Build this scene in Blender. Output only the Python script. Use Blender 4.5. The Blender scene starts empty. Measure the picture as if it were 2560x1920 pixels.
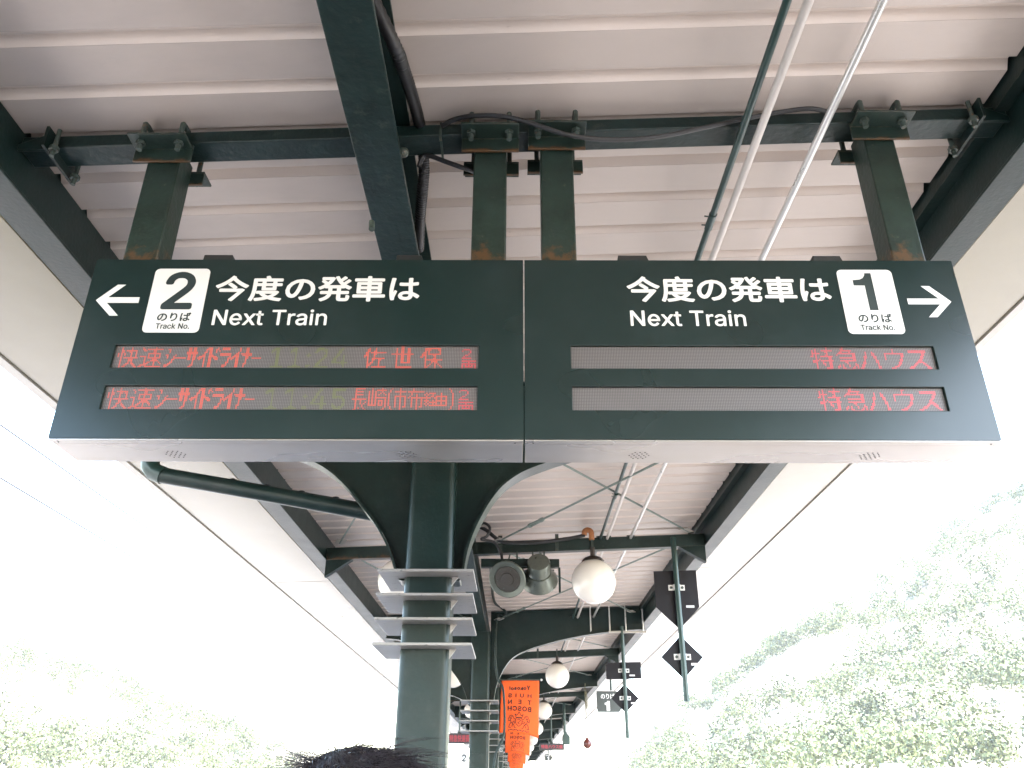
import bpy, bmesh, math, random
import numpy as np
from mathutils import Vector, Matrix
from mathutils.bvhtree import BVHTree

# ------------------------------------------------------------------ camera
SC = bpy.context.scene
COL = SC.collection
H = 1.65                                   # eye height above the platform
YAW, PITCH, ROLL = math.radians(.29), math.radians(26.27), math.radians(.257)
FPX = 2036.0                               # focal length in pixels of a 2560 px wide frame
fw = Vector((-math.sin(YAW) * math.cos(PITCH), math.cos(YAW) * math.cos(PITCH), math.sin(PITCH)))
rt = Vector((math.cos(YAW), math.sin(YAW), 0))
up = rt.cross(fw)
rt, up = rt * math.cos(ROLL) + up * math.sin(ROLL), up * math.cos(ROLL) - rt * math.sin(ROLL)
cd = bpy.data.cameras.new('camera')
cd.sensor_fit = 'HORIZONTAL'
cd.sensor_width = 36
cd.lens = FPX / 2560 * 36
cd.clip_start = .05
cd.clip_end = 6000
cam = bpy.data.objects.new('camera', cd)
COL.objects.link(cam)
cam.matrix_world = Matrix(((rt.x, up.x, -fw.x, 0), (rt.y, up.y, -fw.y, 0), (rt.z, up.z, -fw.z, H), (0, 0, 0, 1)))
SC.camera = cam

# ------------------------------------------------------------------ sky, sun, exposure
SUN_EL, SUN_AZ = math.radians(52), math.radians(142)   # azimuth clockwise from +Y: right, a little behind
wd = bpy.data.worlds.new('World')
SC.world = wd
wd.use_nodes = True
wn = wd.node_tree
sky = wn.nodes.new('ShaderNodeTexSky')
sky.sky_type = 'NISHITA'
sky.sun_disc = False
sky.sun_elevation = SUN_EL
sky.sun_rotation = SUN_AZ
sky.dust_density = 1.5
sky.air_density = 1.2
wn.links.new(sky.outputs[0], wn.nodes['Background'].inputs[0])
wn.nodes['Background'].inputs[1].default_value = .15
sl = bpy.data.lights.new('sun', 'SUN')
sl.energy = 2.7
sl.angle = math.radians(.53)
sl.color = (1, .95, .87)
so = bpy.data.objects.new('sun', sl)
COL.objects.link(so)
sd = Vector((math.sin(SUN_AZ) * math.cos(SUN_EL), math.cos(SUN_AZ) * math.cos(SUN_EL), math.sin(SUN_EL)))
so.rotation_euler = sd.to_track_quat('Z', 'Y').to_euler()
so.location = (30, -30, 60)
vs = SC.view_settings
vs.view_transform = 'Standard'
vs.look = 'None'
vs.exposure = 3.8
vs.gamma = 1
vs.use_curve_mapping = False
SC.render.engine = 'CYCLES'
SC.cycles.use_denoising = True
SC.cycles.max_bounces = 10
SC.cycles.diffuse_bounces = 6
SC.cycles.glossy_bounces = 5
SC.cycles.caustics_reflective = False
SC.cycles.caustics_refractive = False
SC.cycles.sample_clamp_indirect = 8

random.seed(7)
RND = random.Random(11)


def at(x, y, Y):
    """point at depth Y seen at (x, y) of a 2212 px wide view of the place"""
    k = 2560 / 2212
    d = fw + rt * ((x * k - 1280) / FPX) + up * ((960 - y * k) / FPX)
    p = d * (Y / d.y)
    return Vector((p.x, p.y, p.z + H))


# ------------------------------------------------------------------ materials
def mat(name, col, rough=.5, metal=0., var=.12, scale=6., bump=.0, bscale=60., spec=.5, coat=0., emit=None, es=0.,
        rvar=.1, stains=None, stretch=(1, 1, 1), edge=None, det=8):
    m = bpy.data.materials.new(name)
    m.use_nodes = True
    n = m.node_tree
    b = n.nodes['Principled BSDF']
    b.inputs['Metallic'].default_value = metal
    b.inputs['Specular IOR Level'].default_value = spec
    b.inputs['Coat Weight'].default_value = coat
    b.inputs['Coat Roughness'].default_value = .15
    tc = n.nodes.new('ShaderNodeTexCoord')
    mp = n.nodes.new('ShaderNodeMapping')
    mp.inputs['Scale'].default_value = stretch
    n.links.new(tc.outputs['Object'], mp.inputs[0])
    nz = n.nodes.new('ShaderNodeTexNoise')
    nz.inputs['Scale'].default_value = scale
    nz.inputs['Detail'].default_value = det
    nz.inputs['Roughness'].default_value = .65
    n.links.new(mp.outputs[0], nz.inputs['Vector'])
    cr = n.nodes.new('ShaderNodeValToRGB')
    cr.color_ramp.elements[0].position = .3
    cr.color_ramp.elements[1].position = .7
    cr.color_ramp.elements[0].color = tuple(c * (1 - var) for c in col) + (1,)
    cr.color_ramp.elements[1].color = tuple(min(1, c * (1 + var)) for c in col) + (1,)
    n.links.new(nz.outputs[0], cr.inputs[0])
    last = cr.outputs[0]
    if stains:
        for (scol, sscale, lo, hi, zr) in stains:
            z2 = n.nodes.new('ShaderNodeTexNoise')
            z2.inputs['Scale'].default_value = sscale
            z2.inputs['Detail'].default_value = min(6, det)
            z2.inputs['Roughness'].default_value = .7
            n.links.new(mp.outputs[0], z2.inputs['Vector'])
            val = z2.outputs[0]
            if zr:                                     # rust that has crept up from the lower end of the part
                sp = n.nodes.new('ShaderNodeSeparateXYZ')
                n.links.new(tc.outputs['Generated'], sp.inputs[0])
                mr2 = n.nodes.new('ShaderNodeMapRange')
                mr2.inputs[1].default_value = zr[0]
                mr2.inputs[2].default_value = zr[1]
                mr2.inputs[3].default_value = .22
                mr2.inputs[4].default_value = -.25
                n.links.new(sp.outputs[2], mr2.inputs[0])
                ad = n.nodes.new('ShaderNodeMath')
                n.links.new(val, ad.inputs[0])
                n.links.new(mr2.outputs[0], ad.inputs[1])
                val = ad.outputs[0]
            mr = n.nodes.new('ShaderNodeMapRange')
            mr.inputs[1].default_value = lo
            mr.inputs[2].default_value = hi
            n.links.new(val, mr.inputs[0])
            mx = n.nodes.new('ShaderNodeMix')
            mx.data_type = 'RGBA'
            n.links.new(mr.outputs[0], mx.inputs[0])
            n.links.new(last, mx.inputs[6])
            mx.inputs[7].default_value = tuple(scol) + (1,)
            last = mx.outputs[2]
    if edge:                                           # paint worn thin along the arrises
        bv = n.nodes.new('ShaderNodeBevel')
        bv.samples = 4
        bv.inputs[0].default_value = edge[1]
        ge = n.nodes.new('ShaderNodeNewGeometry')
        dt = n.nodes.new('ShaderNodeVectorMath'); dt.operation = 'DOT_PRODUCT'
        n.links.new(bv.outputs[0], dt.inputs[0]); n.links.new(ge.outputs['Normal'], dt.inputs[1])
        e1 = n.nodes.new('ShaderNodeMapRange')
        e1.inputs[1].default_value = .995; e1.inputs[2].default_value = .80
        n.links.new(dt.outputs['Value'], e1.inputs[0])
        ez = n.nodes.new('ShaderNodeTexNoise'); ez.inputs['Scale'].default_value = 26; ez.inputs['Detail'].default_value = 6
        n.links.new(mp.outputs[0], ez.inputs['Vector'])
        e2 = n.nodes.new('ShaderNodeMapRange'); e2.inputs[1].default_value = .42; e2.inputs[2].default_value = .62
        n.links.new(ez.outputs[0], e2.inputs[0])
        e3 = n.nodes.new('ShaderNodeMath'); e3.operation = 'MULTIPLY'
        n.links.new(e1.outputs[0], e3.inputs[0]); n.links.new(e2.outputs[0], e3.inputs[1])
        mx = n.nodes.new('ShaderNodeMix'); mx.data_type = 'RGBA'
        n.links.new(e3.outputs[0], mx.inputs[0]); n.links.new(last, mx.inputs[6])
        mx.inputs[7].default_value = tuple(edge[0]) + (1,)
        last = mx.outputs[2]
    n.links.new(last, b.inputs['Base Color'])
    rr = n.nodes.new('ShaderNodeMapRange')
    rr.inputs[3].default_value = max(.02, rough - rvar)
    rr.inputs[4].default_value = min(1, rough + rvar)
    n.links.new(nz.outputs[0], rr.inputs[0])
    n.links.new(rr.outputs[0], b.inputs['Roughness'])
    if bump:
        bz = n.nodes.new('ShaderNodeTexNoise')
        bz.inputs['Scale'].default_value = bscale
        bz.inputs['Detail'].default_value = 4
        n.links.new(mp.outputs[0], bz.inputs['Vector'])
        bp = n.nodes.new('ShaderNodeBump')
        bp.inputs['Strength'].default_value = bump
        bp.inputs['Distance'].default_value = .004
        n.links.new(bz.outputs[0], bp.inputs['Height'])
        n.links.new(bp.outputs[0], b.inputs['Normal'])
    if emit:
        b.inputs['Emission Color'].default_value = tuple(emit) + (1,)
        b.inputs['Emission Strength'].default_value = es
    return m


M = {}
GREEN = (.0058, .0162, .0148)
M['green'] = mat('green_paint', GREEN, .36, 0, .25, 5, .3, 45, .27, stains=[((.035, .042, .036), 18, .64, .8, None), ((.02, .028, .026), 3, .5, .75, None)], edge=((.075, .085, .07), .006))
M['green_chip'] = mat('chipped_green_paint', GREEN, .40, 0, .3, 7, .9, 30, .3, edge=((.11, .105, .085), .008),
                      stains=[((.10, .09, .07), 46, .68, .74, None), ((.05, .055, .045), 9, .58, .8, None)])
M['green_rust'] = mat('rusting_green_paint', (.0105, .022, .0175), .45, 0, .35, 8, .6, 40, .35, edge=((.09, .075, .05), .007),
                      stains=[((.075, .075, .055), 22, .62, .8, None), ((.07, .036, .014), 14, .53, .68, (0., .36))])
M['sign_green'] = mat('sign_enamel', (.0055, .0150, .0142), .28, 0, .12, 1.5, 0, 90, .42, rvar=.03, stains=[((.012, .022, .022), 5, .50, .9, None)], det=2)
M['green_pole'] = mat('pole_green', (.011, .034, .030), .35, 0, .15, 6, .1, 50)
M['roof'] = mat('roof_steel', (.465, .408, .37), .42, 0, .05, 2.2, .08, 140, .5,
                stains=[((.34, .295, .27), 1.1, .46, .80, None), ((.34, .29, .26), 60, .70, .78, None)], stretch=(.35, 1, 1))
M['roof_slot_lit'] = mat('lit_slot_steel', (.60, .53, .48), .42, 0, .05, 2.2, .08, 140, .5, stains=[((.42, .36, .32), 40, .66, .78, None)], stretch=(.35, 1, 1))  # same roof steel, lightened: the light caught in the slots is painted in
M['sun_seal'] = mat('sun_seal_top', (.45, .45, .44), .6)
M['soffit'] = mat('soffit_aluminium', (.185, .165, .108), .22, 0, .06, 1.2, .03, 30, .5, rvar=.05)
M['lip'] = mat('lip_aluminium', (.34, .32, .29), .35, 0, .05, 2)
M['silver'] = mat('brushed_case', (.34, .315, .295), .28, .6, .08, 3, 0, 120, .5,
                  stains=[((.27, .235, .20), 2.5, .48, .9, None)], stretch=(.5, 1, 1), det=2, rvar=.05)
M['white'] = mat('white_vinyl', (.60, .585, .58), .4, 0, .02)
M['ink'] = mat('dark_vinyl', (.012, .022, .022), .4, 0, .02)
M['ink_grey'] = mat('grey_vinyl', (.035, .042, .046), .4, 0, .02)
M['black'] = mat('black_rubber', (.012, .012, .013), .5, 0, .2, 10, .2)
M['steel'] = mat('galvanised_pipe', (.62, .62, .60), .30, .55, .12, 14, .12, 60, stretch=(1, .2, 1))
M['grey_pipe'] = mat('grey_pipe', (.50, .47, .44), .45, .1, .12, 14, .3, 50, stretch=(1, .2, 1))
M['rod'] = mat('brace_rod', (.13, .17, .15), .4, .2, .2, 12)
M['bolt'] = mat('painted_bolt', (.035, .05, .042), .5, .1, .35, 30, .3, stains=[((.14, .07, .03), 40, .58, .7, None)])
M['globe'] = mat('opal_glass', (.72, .69, .65), .16, 0, .015, 3, 0, 10, .5, coat=.3, rvar=.03)
M['lamp_neck'] = mat('lamp_neck', (.05, .04, .035), .4, .2, .2, 10)
M['speaker'] = mat('speaker_shell', (.12, .135, .115), .30, .6, .15, 12, .1)
M['speaker_face'] = mat('speaker_mesh', (.03, .027, .024), .6, .1, .3, 90, .6, 160)
M['signback'] = mat('sign_back', (.007, .006, .009), .5, 0, .12, 4, .05, 60, .2)
M['signgrey'] = mat('sign_front', (.024, .031, .031), .4, 0, .05)
M['sticker'] = mat('sticker', (.5, .49, .5), .5)
M['collar'] = mat('collar_plate', (.25, .235, .225), .34, 0, .15, 8, .3, 30, .6,
                  stains=[((.06, .06, .055), 22, .60, .645, None), ((.20, .19, .17), 6, .55, .8, None)], stretch=(.6, 1.6, 1))
M['orange'] = mat('banner_cloth', (.70, .095, .018), .7, 0, .06, 5, .15, 30, .2)
M['banner_ink'] = mat('banner_ink', (.045, .012, .006), .8, 0, .1)
M['orange_tape'] = mat('orange_hose', (.42, .17, .06), .6, 0, .2, 20, .4)
M['red_bob'] = mat('red_bob', (.085, .018, .012), .35, 0, .2, 10)
M['rope'] = mat('rope', (.16, .15, .10), .8, 0, .2, 40)
M['concrete'] = mat('platform_paving', (.12, .11, .102), .8, 0, .12, 2.5, .3, 30)
M['ballast'] = mat('ballast', (.09, .08, .072), .9, 0, .3, 9, .8, 12)
M['apron'] = mat('pale_concrete', (.30, .275, .25), .8, 0, .12, .5, .3, 8)
M['earth'] = mat('earth', (.11, .10, .075), .9, 0, .25, .05, .3, 2)
M['skin'] = mat('skin', (.50, .33, .25), .5, 0, .05)
M['jacket'] = mat('jacket', (.05, .06, .09), .8, 0, .1)
M['hair'] = mat('hair', (.030, .024, .026), .28, 0, .35, 30)
M['mast'] = mat('galvanised_mast', (.55, .55, .54), .5, .2, .08)
M['wire'] = mat('copper_wire', (.10, .09, .085), .5, .3)
M['wall'] = mat('grey_render', (.25, .25, .26), .8)
M['leaf'] = mat('foliage', (.085, .100, .045), .6, 0, .6, .10, 0, 10, .3)
M['hillside'] = mat('hill_ground', (.26, .24, .17), .9, 0, .4, .05, .4, 1)
M['led_dark'] = mat('led_case', (.02, .018, .022), .5)


def led_material():
    """unlit dot matrix: pale round lenses on a dark board, 6 mm pitch"""
    m = bpy.data.materials.new('dot_matrix')
    m.use_nodes = True
    n = m.node_tree
    b = n.nodes['Principled BSDF']
    tc = n.nodes.new('ShaderNodeTexCoord')
    sp = n.nodes.new('ShaderNodeSeparateXYZ')
    n.links.new(tc.outputs['Object'], sp.inputs[0])
    ds = []
    for i in (0, 2):
        d = n.nodes.new('ShaderNodeMath'); d.operation = 'DIVIDE'; d.inputs[1].default_value = PITCH_LED
        n.links.new(sp.outputs[i], d.inputs[0])
        f_ = n.nodes.new('ShaderNodeMath'); f_.operation = 'FRACT'
        n.links.new(d.outputs[0], f_.inputs[0])
        s_ = n.nodes.new('ShaderNodeMath'); s_.operation = 'SUBTRACT'; s_.inputs[1].default_value = .5
        n.links.new(f_.outputs[0], s_.inputs[0])
        a_ = n.nodes.new('ShaderNodeMath'); a_.operation = 'ABSOLUTE'
        n.links.new(s_.outputs[0], a_.inputs[0])
        ds.append(a_.outputs[0])
    mxm = n.nodes.new('ShaderNodeMath'); mxm.operation = 'MAXIMUM'
    n.links.new(ds[0], mxm.inputs[0]); n.links.new(ds[1], mxm.inputs[1])
    mr = n.nodes.new('ShaderNodeMapRange'); mr.inputs[1].default_value = .34; mr.inputs[2].default_value = .40
    n.links.new(mxm.outputs[0], mr.inputs[0])
    mx = n.nodes.new('ShaderNodeMix'); mx.data_type = 'RGBA'
    n.links.new(mr.outputs[0], mx.inputs[0])
    mx.inputs[6].default_value = (.125, .110, .112, 1)
    mx.inputs[7].default_value = (.03, .026, .027, 1)
    n.links.new(mx.outputs[2], b.inputs['Base Color'])
    b.inputs['Roughness'].default_value = .5
    return m


PITCH_LED = .00606
M['led'] = led_material()
M['led_red'] = mat('lit_red', (.3, .05, .04), .4, emit=(1, .15, .08), es=.037)
M['led_pink'] = mat('lit_crimson', (.3, .04, .05), .4, emit=(1, .085, .10), es=.035)
M['led_green'] = mat('lit_green', (.09, .10, .04), .4, emit=(.42, .50, .07), es=.009)


# ------------------------------------------------------------------ mesh helpers
class MB:
    def __init__(s):
        s.v, s.f, s.mi = [], [], []

    def add(s, vs_, fs_, mi=0):
        o = len(s.v)
        s.v += [Vector(p) for p in vs_]
        s.f += [tuple(i + o for i in f) for f in fs_]
        s.mi += [mi] * len(fs_)
        return s

    def box(s, x0, x1, y0, y1, z0, z1, mi=0, sl=0.):
        """axis-aligned box; sl tilts it so that z rises with x"""
        P = [(x, y, z + sl * x) for z in (z0, z1) for y in (y0, y1) for x in (x0, x1)]
        return s.add(P, [(0, 2, 3, 1), (4, 5, 7, 6), (0, 1, 5, 4), (2, 6, 7, 3), (0, 4, 6, 2), (1, 3, 7, 5)], mi)

    def bar(s, a, b, w, h, upv=(0, 0, 1), mi=0):
        a, b = Vector(a), Vector(b)
        d = (b - a).normalized()
        r = d.cross(Vector(upv)).normalized()
        u = r.cross(d)
        P = []
        for q in (a, b):
            for sx, sy in ((-1, -1), (1, -1), (1, 1), (-1, 1)):
                P.append(q + r * sx * w / 2 + u * sy * h / 2)
        return s.add(P, [(0, 1, 2, 3), (7, 6, 5, 4), (0, 4, 5, 1), (1, 5, 6, 2), (2, 6, 7, 3), (3, 7, 4, 0)], mi)

    def tube(s, pts, r, n=10, mi=0, caps=True):
        pts = [Vector(p) for p in pts]
        rs = r if isinstance(r, (list, tuple)) else [r] * len(pts)
        o = len(s.v)
        prev = None
        for i, p in enumerate(pts):
            d = (pts[min(i + 1, len(pts) - 1)] - pts[max(i - 1, 0)]).normalized()
            if prev is None:
                a = Vector((0, 0, 1)) if abs(d.z) < .9 else Vector((1, 0, 0))
                prev = d.cross(a).normalized()
            prev = (prev - d * prev.dot(d)).normalized()
            q = d.cross(prev)
            for k in range(n):
                t = 2 * math.pi * k / n
                s.v.append(p + (prev * math.cos(t) + q * math.sin(t)) * rs[i])
        for i in range(len(pts) - 1):
            for k in range(n):
                k2 = (k + 1) % n
                s.f.append((o + i * n + k, o + i * n + k2, o + (i + 1) * n + k2, o + (i + 1) * n + k)); s.mi.append(mi)
        if caps:
            s.f.append(tuple(o + k for k in reversed(range(n)))); s.mi.append(mi)
            e = o + (len(pts) - 1) * n
            s.f.append(tuple(e + k for k in range(n))); s.mi.append(mi)
        return s

    def prism(s, poly, axis, a, b, mi=0):
        """polygon in the plane across `axis`, extruded from a to b. axis 'y': poly is (x,z); 'z': (x,y); 'x': (y,z)"""
        def P(p, t):
            return {'y': (p[0], t, p[1]), 'z': (p[0], p[1], t), 'x': (t, p[0], p[1])}[axis]
        n = len(poly)
        vs_ = [P(p, a) for p in poly] + [P(p, b) for p in poly]
        fs_ = [tuple(range(n)), tuple(range(2 * n - 1, n - 1, -1))]
        fs_ += [(i, i + n, (i + 1) % n + n, (i + 1) % n) for i in range(n)]
        return s.add(vs_, fs_, mi)

    def lathe(s, prof, c=(0, 0, 0), n=24, axis='z', mi=0):
        c = Vector(c)
        o = len(s.v)
        for r, t in prof:
            for k in range(n):
                a = 2 * math.pi * k / n
                q = (r * math.cos(a), r * math.sin(a), t)
                if axis == 'y':
                    q = (q[0], t, q[1])
                elif axis == 'x':
                    q = (t, q[0], q[1])
                s.v.append(c + Vector(q))
        m = len(prof)
        for i in range(m - 1):
            for k in range(n):
                k2 = (k + 1) % n
                s.f.append((o + i * n + k, o + i * n + k2, o + (i + 1) * n + k2, o + (i + 1) * n + k)); s.mi.append(mi)
        s.f.append(tuple(o + k for k in range(n))); s.mi.append(mi)
        s.f.append(tuple(o + (m - 1) * n + k for k in range(n))); s.mi.append(mi)
        return s

    def mesh(s, name, mats, org=(0, 0, 0), smooth=True, fix=True):
        me = bpy.data.meshes.new(name)
        org = Vector(org)
        me.from_pydata([tuple(p - org) for p in s.v], [], s.f)
        for m in (mats if isinstance(mats, (list, tuple)) else [mats]):
            me.materials.append(m)
        if any(s.mi):
            me.polygons.foreach_set('material_index', s.mi)
        if fix:
            bm = bmesh.new()
            bm.from_mesh(me)
            bmesh.ops.recalc_face_normals(bm, faces=bm.faces)
            bm.to_mesh(me)
            bm.free()
        if smooth:
            me.polygons.foreach_set('use_smooth', [True] * len(me.polygons))
            me.set_sharp_from_angle(angle=math.radians(35))
        me.update()
        return me


ORG = {}


def tag(o, label=None, cat=None, group=None, kind=None):
    if label: o['label'] = label
    if cat: o['category'] = cat
    if group: o['group'] = group
    if kind: o['kind'] = kind
    return o


def thing(name, label, cat, loc, group=None):
    o = bpy.data.objects.new(name, None)
    o.empty_display_size = .1
    COL.objects.link(o)
    o.location = loc
    ORG[o] = Vector(loc)
    return tag(o, label, cat, group)


def part(name, mb, m, parent, label=None, bevel=0, smooth=True, kind=None, fix=True):
    """mb is in world coordinates; becomes a child of parent"""
    org = ORG[parent]
    me = mb.mesh(name, m, org, smooth, fix)
    o = bpy.data.objects.new(name, me)
    COL.objects.link(o)
    o.parent = parent
    ORG[o] = org
    if label: o['label'] = label
    if kind: o['kind'] = kind
    if bevel:
        b = o.modifiers.new('bevel', 'BEVEL')
        b.width = bevel
        b.segments = 2
        b.limit_method = 'ANGLE'
    return o


def solo(name, mb, m, label, cat, loc, group=None, kind=None, bevel=0, smooth=True, fix=True):
    """a top-level thing that is one mesh"""
    me = mb.mesh(name, m, loc, smooth, fix)
    o = bpy.data.objects.new(name, me)
    COL.objects.link(o)
    o.location = loc
    ORG[o] = Vector(loc)
    if bevel:
        b = o.modifiers.new('bevel', 'BEVEL'); b.width = bevel; b.segments = 2; b.limit_method = 'ANGLE'
    return tag(o, label, cat, group, kind)


def kids(o):
    return [c for c in COL.objects if c.parent == o]


def clone(o, loc, label=None, group=None):
    def rec(src, par):
        c = src.copy()
        COL.objects.link(c)
        c.parent = par
        for k in TREE.get(src, ()):
            rec(k, c)
        return c
    TREE = {}
    for q in COL.objects:
        if q.parent: TREE.setdefault(q.parent, []).append(q)
    r = rec(o, None)
    r.location = loc
    ORG[r] = Vector(loc)
    if label: r['label'] = label
    if group: r['group'] = group
    return r


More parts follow.
